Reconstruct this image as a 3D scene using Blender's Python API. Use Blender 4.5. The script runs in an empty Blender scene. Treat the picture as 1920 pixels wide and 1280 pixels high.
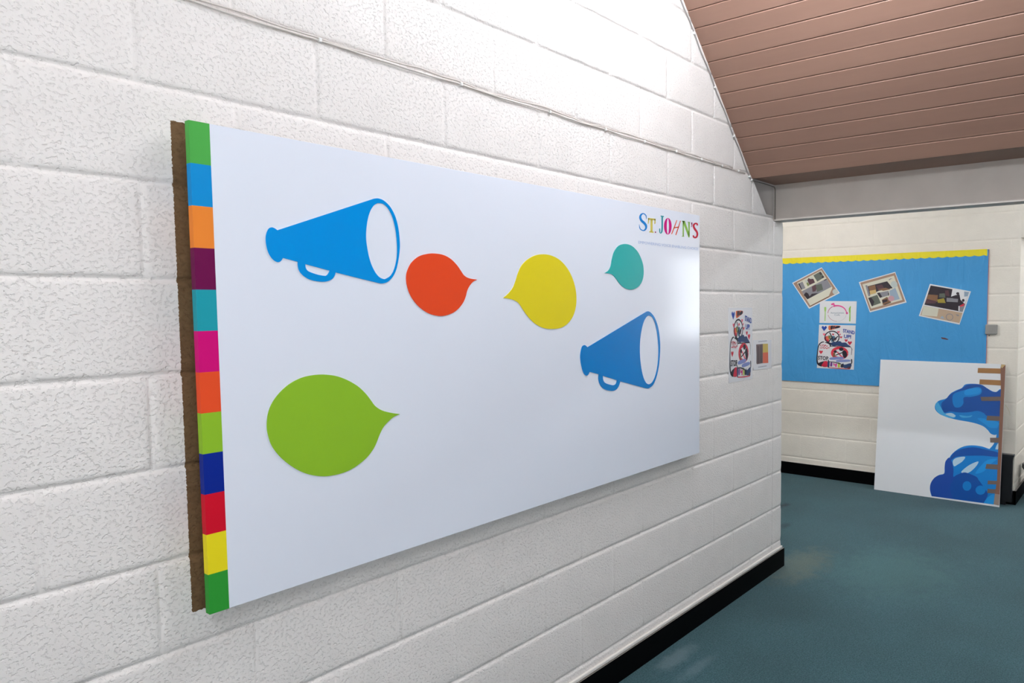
# School hallway: painted block wall with a printed sign panel, display board beyond
import bpy, bmesh, math, random
from mathutils import Vector, Matrix
random.seed(7)
scene = bpy.context.scene
COL = scene.collection

# outlines measured in metres on the planes they lie on
D = {}
D['cam'] = [[-0.7158061182106243, -1.8941266285829461, 1.6779489731064376], [0.592441, -0.805587, -0.006535], [0.054689, 0.032124, 0.997987], [-0.803755, -0.591606, 0.063088], 1366.8681082575715, 1162.286793120692, 657.9297470144662]
D['mega1'] = [[0.291,1.8763,1],[0.284,1.8808],[0.276,1.8826],[0.2678,1.8779],[0.2619,1.8651],[0.2598,1.851],[0.2613,1.8325],[0.267,1.8142],[0.2777,1.8],[0.2889,1.7945],[0.2972,1.7974],[0.3034,1.8059,1],[0.3441,1.7976,1],[0.3438,1.7892],[0.3461,1.7763],[0.3549,1.7643],[0.3702,1.7543],[0.3876,1.7489],[0.4127,1.7464],[0.431,1.7492],[0.4442,1.7562],[0.4513,1.7665],[0.4534,1.7733,1],[0.5914,1.7464,1],[0.604,1.7455],[0.621,1.7499],[0.6386,1.7629],[0.6522,1.7833],[0.6619,1.8128],[0.6687,1.8496],[0.6691,1.8788],[0.665,1.9148],[0.6551,1.9465],[0.6387,1.9719],[0.6179,1.9875],[0.5993,1.9921],[0.5848,1.9902,1]]
D['mega1h'] = [[[0.3646,1.7926,1],[0.4357,1.7774,1],[0.4317,1.7699],[0.426,1.7641],[0.4187,1.7629],[0.3989,1.7656],[0.3778,1.7716],[0.3693,1.7765],[0.3653,1.7835]],[[0.5989,1.9787],[0.6155,1.9777],[0.6321,1.9658],[0.6463,1.9421],[0.656,1.9069],[0.6599,1.8636],[0.6578,1.8235],[0.6481,1.7904],[0.6345,1.77],[0.6171,1.7598],[0.6086,1.7589],[0.5941,1.7643],[0.58,1.7791],[0.5665,1.8051],[0.5575,1.8397],[0.5535,1.8779],[0.558,1.9166],[0.5671,1.9471],[0.58,1.9676],[0.5905,1.9757]]]
D['mega2'] = [[1.5615,1.5094,1],[1.5514,1.5158],[1.5413,1.5189],[1.5269,1.5127],[1.5182,1.4919],[1.5154,1.4709],[1.5208,1.4413],[1.5329,1.411],[1.5496,1.3963],[1.5632,1.3979],[1.5737,1.4095,1],[1.6329,1.395,1],[1.6309,1.3759],[1.6386,1.3559],[1.6563,1.3377],[1.6834,1.3251],[1.7202,1.3175],[1.7484,1.3187],[1.7676,1.3299],[1.7783,1.345],[1.7803,1.3528,1],[1.9737,1.3044,1],[2.0004,1.3019],[2.033,1.314],[2.0607,1.3452],[2.0809,1.3928],[2.0913,1.4475],[2.0928,1.509],[2.0786,1.5708],[2.0535,1.614],[2.0243,1.6386],[1.9997,1.6485],[1.9816,1.6469,1]]
D['mega2h'] = [[[1.6597,1.3867,1],[1.7584,1.3593,1],[1.7516,1.3457],[1.7364,1.3403],[1.7113,1.3443],[1.6792,1.3539],[1.6639,1.3664]],[[2.006,1.6293],[2.035,1.6173],[2.0599,1.5774],[2.075,1.522],[2.0802,1.4604],[2.0721,1.3996],[2.0519,1.3521],[2.0276,1.3267],[2.0005,1.32],[1.9739,1.3315],[1.951,1.3664],[1.9348,1.4212],[1.9291,1.4807],[1.9358,1.5395],[1.9549,1.5922],[1.9793,1.6213]]]
D['bub_red'] = [[0.9774,1.7656,1],[0.9593,1.759],[0.9429,1.7446],[0.9318,1.7283],[0.9244,1.7081],[0.9123,1.688],[0.8909,1.6681],[0.8649,1.6545],[0.8295,1.6468],[0.7952,1.6489],[0.762,1.6597],[0.7299,1.6808],[0.7055,1.7088],[0.6928,1.7384],[0.6896,1.7661],[0.6957,1.7884],[0.7108,1.8112],[0.7389,1.8312],[0.772,1.8408],[0.8007,1.8434],[0.8349,1.8405],[0.8646,1.8295],[0.8896,1.811],[0.9072,1.7918],[0.9199,1.7782],[0.9408,1.7695]]
D['bub_yellow'] = [[1.0966,1.7053,1],[1.1217,1.7208],[1.1452,1.7422],[1.1591,1.766],[1.1711,1.7923],[1.1907,1.8214],[1.2221,1.8442],[1.2611,1.8605],[1.3044,1.8671],[1.3486,1.8649],[1.3939,1.8521],[1.4323,1.8284],[1.4635,1.7961],[1.4854,1.7552],[1.4945,1.7136],[1.4906,1.6718],[1.4729,1.6355],[1.4404,1.6076],[1.397,1.5918],[1.3435,1.5894],[1.2991,1.5952],[1.256,1.6121],[1.2213,1.6372],[1.1942,1.664],[1.1742,1.6856],[1.1542,1.696],[1.1278,1.7021]]
D['bub_teal'] = [[1.6787,1.8095,1],[1.7034,1.8207],[1.7201,1.8395],[1.7297,1.8703],[1.7459,1.9016],[1.7743,1.9255],[1.8175,1.9371],[1.8664,1.9339],[1.9113,1.9135],[1.9418,1.8831],[1.9601,1.8459],[1.9598,1.8047],[1.9408,1.772],[1.9048,1.7509],[1.8596,1.7439],[1.8155,1.7513],[1.782,1.7688],[1.7539,1.7906],[1.7326,1.8039],[1.7078,1.8082]]
D['bub_green'] = [[0.6547,1.3522,1],[0.6338,1.3475],[0.6165,1.3382],[0.5959,1.3223],[0.582,1.3028],[0.5697,1.279],[0.5577,1.261],[0.5377,1.2417],[0.5118,1.2266],[0.4804,1.2143],[0.4439,1.2089],[0.4028,1.2109],[0.3662,1.2207],[0.3336,1.2367],[0.3022,1.2607],[0.2744,1.2898],[0.255,1.3208],[0.2461,1.3522],[0.2445,1.3774],[0.2494,1.4066],[0.2618,1.4326],[0.2805,1.4544],[0.3074,1.4746],[0.34,1.4883],[0.3731,1.4933],[0.4069,1.4927],[0.4445,1.4856],[0.4799,1.471],[0.513,1.4502],[0.5374,1.427],[0.5543,1.4056],[0.5683,1.3871],[0.5908,1.3716],[0.6206,1.3608]]
D['letters'] = [["blue",[],[[[[1.9885,2.0567],[1.9889,2.0588],[1.9892,2.0619],[1.9893,2.0652],[1.9891,2.0681],[1.9884,2.0704],[1.9875,2.0726],[1.9858,2.0747],[1.9832,2.0766],[1.9793,2.0784],[1.9745,2.0802],[1.9689,2.0815],[1.9628,2.0818],[1.9564,2.081],[1.9502,2.0791],[1.9444,2.0766],[1.9394,2.0738],[1.9357,2.0705],[1.9329,2.0668],[1.9312,2.0629],[1.9307,2.0588],[1.932,2.0548],[1.9345,2.051],[1.9378,2.0473],[1.9419,2.0439],[1.9471,2.0409],[1.9529,2.0385],[1.958,2.0365],[1.9621,2.0344],[1.9663,2.0322],[1.9704,2.0299],[1.9736,2.0276],[1.9756,2.0256],[1.9767,2.0234],[1.9772,2.0209],[1.9769,2.0183],[1.9759,2.0161],[1.9741,2.0137],[1.971,2.0111],[1.9674,2.0089],[1.9642,2.0075],[1.9605,2.0072],[1.9557,2.0077],[1.9507,2.0086],[1.9466,2.0097],[1.9438,2.0108],[1.9417,2.0121],[1.94,2.0137],[1.9385,2.0159],[1.9365,2.019],[1.9349,2.0231],[1.9335,2.0271],[1.9324,2.0298]],[[1.9862,2.0564],[1.9856,2.0584],[1.9849,2.0613],[1.9841,2.0644],[1.9829,2.067],[1.982,2.069],[1.981,2.0707],[1.9797,2.0721],[1.9776,2.0733],[1.9743,2.0748],[1.9701,2.0763],[1.9658,2.0772],[1.9625,2.0774],[1.9595,2.0763],[1.9559,2.0745],[1.9527,2.0722],[1.9505,2.0701],[1.949,2.0681],[1.9479,2.0658],[1.9475,2.0635],[1.9479,2.0614],[1.9489,2.0591],[1.9509,2.0564],[1.9536,2.0537],[1.9566,2.0514],[1.9602,2.0496],[1.9651,2.0478],[1.971,2.0457],[1.9767,2.0432],[1.9813,2.0403],[1.9857,2.0372],[1.9897,2.0337],[1.9925,2.0298],[1.9935,2.0257],[1.9931,2.0215],[1.9914,2.0174],[1.9885,2.0135],[1.984,2.0101],[1.9784,2.0069],[1.9722,2.0044],[1.9656,2.0029],[1.9589,2.0026],[1.9526,2.0034],[1.9469,2.0046],[1.9423,2.0061],[1.9386,2.0075],[1.9357,2.0093],[1.9334,2.0115],[1.9316,2.0141],[1.9307,2.0179],[1.9302,2.0224],[1.9301,2.0266],[1.9302,2.0294]]]],[]],["straw",[[[2.0008,2.0642],[2.0604,2.0655],[2.0595,2.0582],[1.9993,2.0564]],[[2.0008,2.0634],[2.0094,2.0633],[2.0082,2.0505],[2.0029,2.0372],[1.9984,2.0384]],[[2.0516,2.0639],[2.0613,2.0648],[2.0603,2.0453],[2.0535,2.0407],[2.05,2.0412]],[[2.0195,2.0595],[2.0375,2.0603],[2.0363,2.0054],[2.0183,2.0049]],[[2.0105,2.0067],[2.0454,2.0069],[2.0439,2.001],[2.009,2.0006]]],[],[]],["plum",[[[2.0551,2.008],[2.0645,2.0081],[2.0639,2.0022],[2.0544,2.0021]]],[],[]],["teal",[[[2.1023,2.084],[2.1305,2.0842],[2.1298,2.0795],[2.1031,2.0792]]],[[[[2.1098,2.0807],[2.1097,2.0756],[2.1095,2.0684],[2.1094,2.0603],[2.1092,2.0528],[2.1091,2.0458],[2.109,2.0389],[2.1089,2.0323],[2.1086,2.0267],[2.1082,2.022],[2.1077,2.0182],[2.107,2.0151],[2.106,2.0124],[2.1051,2.0102],[2.104,2.0083],[2.1028,2.007],[2.1026,2.0064],[2.103,2.0065],[2.1023,2.0067],[2.1011,2.0074],[2.1001,2.0083],[2.0997,2.0096],[2.0996,2.0115],[2.0997,2.0138],[2.0998,2.0161],[2.0995,2.0184],[2.0994,2.021],[2.0993,2.0233],[2.0992,2.0249]],[[2.1231,2.0818],[2.123,2.0768],[2.1227,2.0695],[2.1225,2.0614],[2.1222,2.0539],[2.1221,2.0469],[2.1219,2.0399],[2.1217,2.0332],[2.1213,2.0274],[2.1207,2.0226],[2.12,2.0185],[2.1191,2.0149],[2.1177,2.0116],[2.1153,2.0086],[2.1124,2.006],[2.1092,2.004],[2.1053,2.0026],[2.1008,2.0022],[2.0972,2.0031],[2.0947,2.0045],[2.0928,2.0062],[2.0915,2.0082],[2.0909,2.0105],[2.0905,2.0129],[2.0902,2.0152],[2.0902,2.0176],[2.0904,2.0203],[2.0906,2.0227],[2.0908,2.0243]]]],[]],["magenta",[],[],[[[2.1963,2.043],[2.1954,2.0345],[2.1929,2.0262],[2.1889,2.0187],[2.1836,2.0123],[2.1773,2.0073],[2.1703,2.0039],[2.163,2.0025],[2.1557,2.0029],[2.1488,2.0052],[2.1426,2.0092],[2.1375,2.0148],[2.1337,2.0216],[2.1313,2.0294],[2.1305,2.0376],[2.1314,2.0461],[2.1338,2.0542],[2.1377,2.0617],[2.1429,2.0681],[2.1491,2.0731],[2.156,2.0765],[2.1633,2.0781],[2.1706,2.0779],[2.1776,2.0757],[2.1839,2.0717],[2.1891,2.0662],[2.1931,2.0593],[2.1955,2.0515]],[[2.1728,2.0411],[2.1725,2.0332],[2.1718,2.0256],[2.1707,2.0188],[2.1693,2.013],[2.1675,2.0086],[2.1656,2.0059],[2.1636,2.0048],[2.1616,2.0056],[2.1597,2.0081],[2.158,2.0122],[2.1567,2.0177],[2.1556,2.0243],[2.155,2.0318],[2.1548,2.0396],[2.1551,2.0475],[2.1558,2.0551],[2.1569,2.0619],[2.1583,2.0676],[2.16,2.072],[2.1619,2.0748],[2.1639,2.0759],[2.1659,2.0752],[2.1678,2.0727],[2.1695,2.0686],[2.1709,2.0631],[2.172,2.0565],[2.1726,2.049]]]],["vermilion",[],[[[[2.2392,2.0755],[2.2153,2.041],[2.1923,2.0072]],[[2.2453,2.0749],[2.2242,2.0399],[2.1994,2.0062]]],[[[2.2715,2.0758],[2.2524,2.0438],[2.2285,2.0056]],[[2.2778,2.0753],[2.261,2.043],[2.2363,2.0047]]],[[[2.2157,2.0346],[2.2591,2.0421]],[[2.2142,2.0394],[2.2576,2.0467]]]],[]],["leaf",[[[2.2878,2.0767],[2.3152,2.0782],[2.3152,2.0753],[2.2878,2.0736]],[[2.2944,2.0756],[2.3066,2.0763],[2.3058,2.0036],[2.2942,2.0033]],[[2.2921,2.076],[2.3152,2.0781],[2.3578,2.0186],[2.3585,2.0027],[2.3487,2.0023]],[[2.3467,2.0758],[2.3613,2.0766],[2.3602,2.0084],[2.3494,2.0145]],[[2.286,2.0044],[2.3098,2.0051],[2.3091,2.0027],[2.286,2.0019]],[[2.3393,2.076],[2.3647,2.0774],[2.364,2.0747],[2.3393,2.0735]]],[],[]],["plum",[[[2.3739,2.0764],[2.3859,2.0766],[2.3842,2.0642],[2.378,2.0538],[2.3732,2.0546],[2.378,2.0646],[2.3739,2.0669]]],[],[]],["crimson",[],[[[[2.4408,2.0675],[2.4404,2.069],[2.4399,2.0715],[2.4385,2.0744],[2.4354,2.0772],[2.43,2.0786],[2.4244,2.079],[2.4185,2.0788],[2.4126,2.0777],[2.4068,2.0762],[2.4011,2.0741],[2.3958,2.0715],[2.3913,2.0683],[2.389,2.0648],[2.3881,2.0614],[2.3884,2.058],[2.3897,2.0547],[2.392,2.0513],[2.3952,2.048],[2.3988,2.0448],[2.4024,2.0418],[2.4069,2.0391],[2.4115,2.0368],[2.4153,2.0347],[2.4182,2.0328],[2.4204,2.0306],[2.4223,2.0282],[2.4235,2.0259],[2.424,2.0235],[2.4238,2.0208],[2.4228,2.0176],[2.4212,2.0147],[2.4197,2.0127],[2.4181,2.0115],[2.4164,2.0107],[2.4144,2.0101],[2.4127,2.0098],[2.4106,2.0098],[2.4075,2.01],[2.4047,2.0106],[2.4033,2.0109],[2.4025,2.0114],[2.4016,2.0129],[2.401,2.0149],[2.4003,2.0163]],[[2.4269,2.0651],[2.4261,2.0666],[2.4251,2.0687],[2.424,2.0704],[2.4232,2.0708],[2.4227,2.0711],[2.4208,2.0714],[2.4186,2.0715],[2.4166,2.0713],[2.4141,2.0703],[2.4111,2.0686],[2.4085,2.0669],[2.4074,2.0655],[2.4067,2.0643],[2.4064,2.0627],[2.4067,2.0607],[2.4076,2.0587],[2.4096,2.0566],[2.4126,2.0541],[2.4162,2.0515],[2.4199,2.049],[2.4232,2.0467],[2.4273,2.0444],[2.4317,2.0417],[2.4355,2.0387],[2.4384,2.0354],[2.4405,2.0321],[2.4419,2.0286],[2.4423,2.0248],[2.4415,2.0208],[2.4398,2.0167],[2.4373,2.0128],[2.434,2.0093],[2.4297,2.0063],[2.4245,2.0041],[2.4189,2.0026],[2.413,2.0017],[2.407,2.0017],[2.4012,2.0024],[2.3959,2.0035],[2.3912,2.0055],[2.3887,2.0084],[2.3882,2.0113],[2.3884,2.0136],[2.3886,2.0151]]]],[]]]
D['tag'] = [[[1.9239,1.9456],[2.4385,1.9457],[1.924,1.9577]]]
D['p1'] = [[2.8646,1.6581],[3.153,1.6576],[3.1611,1.2435],[2.8709,1.2432]]
D['p2'] = [[3.1712,1.4682],[3.4182,1.4589],[3.4208,1.287],[3.1781,1.2908]]
D['p2img'] = [[[3.2071,1.4409],[3.2976,1.4404],[3.2992,1.324],[3.2169,1.3234]],[[3.2976,1.4404],[3.3674,1.4382],[3.3753,1.3208],[3.2992,1.324]],[[3.2976,1.4404],[3.3674,1.4382],[3.3708,1.3857],[3.2983,1.3879]]]
D['bb'] = [[0.7498,2.1207],[0.7493,1.1728],[-0.1146,0.9244]]
D['switch'] = [[0.7412,1.4951],[0.8317,1.4118]]
D['scrap'] = [[0.3921,1.3806],[0.4268,1.3767],[0.4571,1.3636],[0.4443,1.3587],[0.401,1.3669]]
D['sheet1'] = [["paper",[[-0.6812,2.0216],[-0.5027,1.776],[-0.8014,1.6294],[-0.9754,1.8813]]],["tan",[[-0.6792,2.0127],[-0.517,1.7797],[-0.7978,1.6438],[-0.9638,1.8767]]],["card",[[-0.6845,1.9934],[-0.5733,1.8263],[-0.6086,1.7493],[-0.7905,1.6589],[-0.9253,1.8784]]],["photo_grey",[[-0.9149,1.8709],[-0.8702,1.8915],[-0.8393,1.8278],[-0.8816,1.8124]]],["photo_dark",[[-0.9149,1.8709],[-0.9024,1.8779],[-0.8732,1.8158],[-0.8816,1.8124]]],["photo_pale",[[-0.8494,1.9],[-0.7727,1.9321],[-0.7443,1.8796],[-0.8168,1.8454]]],["maroon",[[-0.8212,1.9029],[-0.8101,1.9242],[-0.7912,1.9136],[-0.7614,1.9157],[-0.7443,1.8796],[-0.7981,1.8575]]],["olive",[[-0.8303,1.8744],[-0.8172,1.8849],[-0.7981,1.8557],[-0.8168,1.8454]]],["photo_green",[[-0.7617,1.9478],[-0.6918,1.983],[-0.6526,1.927],[-0.7221,1.888]]],["photo_dark",[[-0.7064,1.9693],[-0.6881,1.9794],[-0.6731,1.9594],[-0.6914,1.9493]]],["photo_dark",[[-0.6801,1.9295],[-0.6675,1.9451],[-0.6526,1.927],[-0.6708,1.9186]]],["photo_grey",[[-0.8769,1.7978],[-0.6324,1.9141],[-0.5825,1.8353],[-0.8193,1.7195]]],["photo_dark",[[-0.8556,1.7632],[-0.8351,1.7881],[-0.8123,1.777],[-0.797,1.7481],[-0.7748,1.7729],[-0.7079,1.7791],[-0.8193,1.7195]]],["maroon",[[-0.7755,1.8409],[-0.7385,1.8598],[-0.7216,1.8399],[-0.7378,1.7974],[-0.7675,1.7907]]],["photo_green",[[-0.7384,1.8545],[-0.6794,1.8674],[-0.6641,1.8103],[-0.7229,1.79]]],["photo_dark",[[-0.6578,1.9006],[-0.6324,1.9105],[-0.6294,1.9051],[-0.6541,1.8934]]],["umber",[[-0.7905,1.6581],[-0.6014,1.751],[-0.6049,1.7386],[-0.7885,1.6474]]],["pale_grey",[[-0.5189,1.7885],[-0.5215,1.7779],[-0.5288,1.7695],[-0.5396,1.7649],[-0.5516,1.765],[-0.5625,1.7699],[-0.5701,1.7786],[-0.5729,1.7894],[-0.5703,1.8],[-0.5629,1.8085],[-0.5521,1.813],[-0.5401,1.8128],[-0.5293,1.8079],[-0.5217,1.7992]]]]
D['sheet2'] = [["paper",[[-0.0019,1.957],[0.1014,1.6836],[-0.2209,1.5952],[-0.3262,1.8729]]],["tan",[[-0.0034,1.9481],[0.0884,1.692],[-0.2177,1.6072],[-0.3133,1.8674]]],["card",[[-0.0128,1.924],[0.0656,1.7055],[-0.2113,1.6294],[-0.2931,1.8515]]],["photo_grey",[[-0.2655,1.8423],[-0.2485,1.8437],[-0.2198,1.7441],[-0.2368,1.7426]]],["photo_dark",[[-0.2449,1.8333],[-0.0711,1.8752],[-0.0207,1.812],[-0.1429,1.7906],[-0.2233,1.7544]]],["umber",[[-0.2381,1.8298],[-0.1773,1.8456],[-0.1665,1.7978],[-0.2238,1.7851]]],["sand",[[-0.2273,1.792],[-0.1699,1.8012],[-0.1661,1.7706],[-0.2199,1.756]]],["maroon",[[-0.1705,1.8386],[-0.1171,1.8476],[-0.0966,1.8168],[-0.1429,1.7906]]],["umber",[[-0.1565,1.8044],[-0.0834,1.8166],[-0.037,1.8023],[-0.1029,1.7899]]],["photo_grey",[[-0.1594,1.7705],[-0.0565,1.7892],[-0.0509,1.7487],[-0.1319,1.726]]],["photo_dark",[[-0.1594,1.7705],[-0.136,1.7752],[-0.112,1.736],[-0.1319,1.726]]],["photo_dark",[[-0.0612,1.7724],[-0.0529,1.7723],[-0.0508,1.7453],[-0.0591,1.7488]]],["photo_green",[[-0.2382,1.7272],[-0.1558,1.7552],[-0.1228,1.6801],[-0.2014,1.6516]]],["photo_dark",[[-0.2382,1.7272],[-0.2094,1.7303],[-0.1817,1.6925],[-0.1946,1.6516],[-0.2048,1.6517]]],["umber",[[-0.1149,1.7089],[-0.0688,1.7354],[-0.0318,1.6879],[-0.1041,1.6597]]],["photo_dark",[[-0.1115,1.7055],[-0.0685,1.7152],[-0.0649,1.6949],[-0.1077,1.6784]]],["photo_dark",[[-0.0943,1.6681],[-0.0351,1.688],[-0.0333,1.6829],[-0.0908,1.6613]]],["pale_blue",[[-0.0499,1.789],[0.0021,1.8149],[0.0428,1.7141],[-0.0352,1.6947]]],["rose",[[-0.0044,1.7196],[-0.0064,1.71],[-0.0123,1.7019],[-0.0212,1.6965],[-0.0319,1.6947],[-0.0426,1.6967],[-0.0518,1.7022],[-0.058,1.7105],[-0.0603,1.7202],[-0.0583,1.7298],[-0.0524,1.738],[-0.0434,1.7433],[-0.0327,1.7451],[-0.022,1.743],[-0.0129,1.7375],[-0.0067,1.7292]]],["pale_grey",[[0.0195,1.8447],[0.0175,1.8332],[0.0113,1.8236],[0.0019,1.8172],[-0.0093,1.8152],[-0.0206,1.8177],[-0.0303,1.8244],[-0.0369,1.8343],[-0.0393,1.8459],[-0.0373,1.8575],[-0.031,1.8671],[-0.0216,1.8734],[-0.0103,1.8754],[0.001,1.8729],[0.0106,1.8661],[0.0171,1.8562]]],["photo_grey",[[-0.0581,1.89],[-0.0386,1.9013],[-0.0221,1.8925],[-0.0352,1.8945],[-0.0514,1.8831]]]]
D['sheet3'] = [["paper",[[0.2938,1.8434],[0.6234,1.7729],[0.5399,1.4916],[0.207,1.564]]],["photo_dark",[[0.3002,1.8302],[0.609,1.7668],[0.5613,1.5988],[0.2522,1.6627]]],["paper",[[0.4785,1.7961],[0.609,1.7668],[0.579,1.6656],[0.5428,1.7041],[0.5345,1.7489],[0.5035,1.7429],[0.4679,1.7305]]],["pale_blue",[[0.5708,1.7738],[0.609,1.7668],[0.5995,1.7321],[0.5717,1.7293]]],["umber",[[0.2785,1.7524],[0.3618,1.7448],[0.3568,1.6864],[0.261,1.6921]]],["maroon",[[0.2699,1.7133],[0.3505,1.693],[0.3448,1.6735],[0.2582,1.6741]]],["ochre",[[0.3564,1.7059],[0.4109,1.7183],[0.4254,1.6762],[0.3631,1.6783]]],["photo_green",[[0.3737,1.7575],[0.4162,1.7602],[0.423,1.7214],[0.3713,1.7252]]],["maroon",[[0.4187,1.7827],[0.4458,1.7854],[0.4559,1.7339],[0.4196,1.7408]]],["photo_grey",[[0.432,1.7213],[0.5249,1.7139],[0.5226,1.682],[0.4327,1.6875]]],["photo_dark",[[0.5328,1.7568],[0.5313,1.7511],[0.5268,1.747],[0.5206,1.7455],[0.5144,1.7472],[0.5097,1.7514],[0.5079,1.7572],[0.5095,1.7629],[0.514,1.7671],[0.5202,1.7685],[0.5264,1.7669],[0.5311,1.7626]]],["photo_dark",[[0.483,1.7239],[0.5124,1.7444],[0.5334,1.7297],[0.543,1.6978],[0.5249,1.7107],[0.4862,1.7143]]],["photo_grey",[[0.5351,1.6499],[0.576,1.6657],[0.5613,1.5988],[0.5271,1.6068]]],["red_ink",[[0.5395,1.6531],[0.5758,1.6752],[0.5705,1.6498],[0.5426,1.6435]]],["paper",[[0.5292,1.65],[0.5366,1.6499],[0.5389,1.6084],[0.5285,1.61]]],["photo_dark",[[0.5754,1.6975],[0.5741,1.6911],[0.5704,1.6865],[0.5653,1.6848],[0.5602,1.6866],[0.5563,1.6913],[0.5548,1.6976],[0.556,1.704],[0.5597,1.7086],[0.5648,1.7103],[0.57,1.7085],[0.5738,1.7038]]],["tan_pale",[[0.2461,1.6545],[0.5614,1.5924],[0.5397,1.5045],[0.2195,1.5707]]],["card",[[0.2462,1.6512],[0.3701,1.6296],[0.3593,1.5597],[0.2289,1.5707]]],["photo_grey",[[0.4895,1.5554],[0.4868,1.5421],[0.4819,1.5446],[0.4841,1.5554]]],["photo_grey",[[0.4868,1.5421],[0.4787,1.5314],[0.4752,1.5359],[0.4819,1.5446]]],["photo_grey",[[0.4787,1.5314],[0.4667,1.5255],[0.4654,1.5311],[0.4752,1.5359]]],["photo_grey",[[0.4667,1.5255],[0.4533,1.5254],[0.4544,1.5311],[0.4654,1.5311]]],["photo_grey",[[0.4533,1.5254],[0.4411,1.5313],[0.4444,1.5359],[0.4544,1.5311]]],["photo_grey",[[0.4411,1.5313],[0.4325,1.542],[0.4374,1.5446],[0.4444,1.5359]]],["photo_grey",[[0.4325,1.542],[0.4294,1.5554],[0.4348,1.5554],[0.4374,1.5446]]],["photo_grey",[[0.4294,1.5554],[0.4322,1.5687],[0.4371,1.5662],[0.4348,1.5554]]],["photo_grey",[[0.4322,1.5687],[0.4405,1.5794],[0.4439,1.5748],[0.4371,1.5662]]],["photo_grey",[[0.4405,1.5794],[0.4526,1.5852],[0.4538,1.5795],[0.4439,1.5748]]],["photo_grey",[[0.4526,1.5852],[0.466,1.585],[0.4648,1.5794],[0.4538,1.5795]]],["photo_grey",[[0.466,1.585],[0.4781,1.579],[0.4747,1.5745],[0.4648,1.5794]]],["photo_grey",[[0.4781,1.579],[0.4865,1.5682],[0.4816,1.5658],[0.4747,1.5745]]],["photo_grey",[[0.4865,1.5682],[0.4895,1.5549],[0.4841,1.555],[0.4816,1.5658]]],["photo_grey",[[0.5069,1.5796],[0.5307,1.5764],[0.5369,1.5636],[0.5191,1.5668]]],["pale_blue",[[0.3839,1.5501],[0.4019,1.5664],[0.4206,1.5406],[0.3902,1.5436]]]]
D['place'] = [["paper",[[-0.6943,1.7038],[-0.3421,1.6974],[-0.3485,1.4908],[-0.6964,1.4944]]]]
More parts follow.
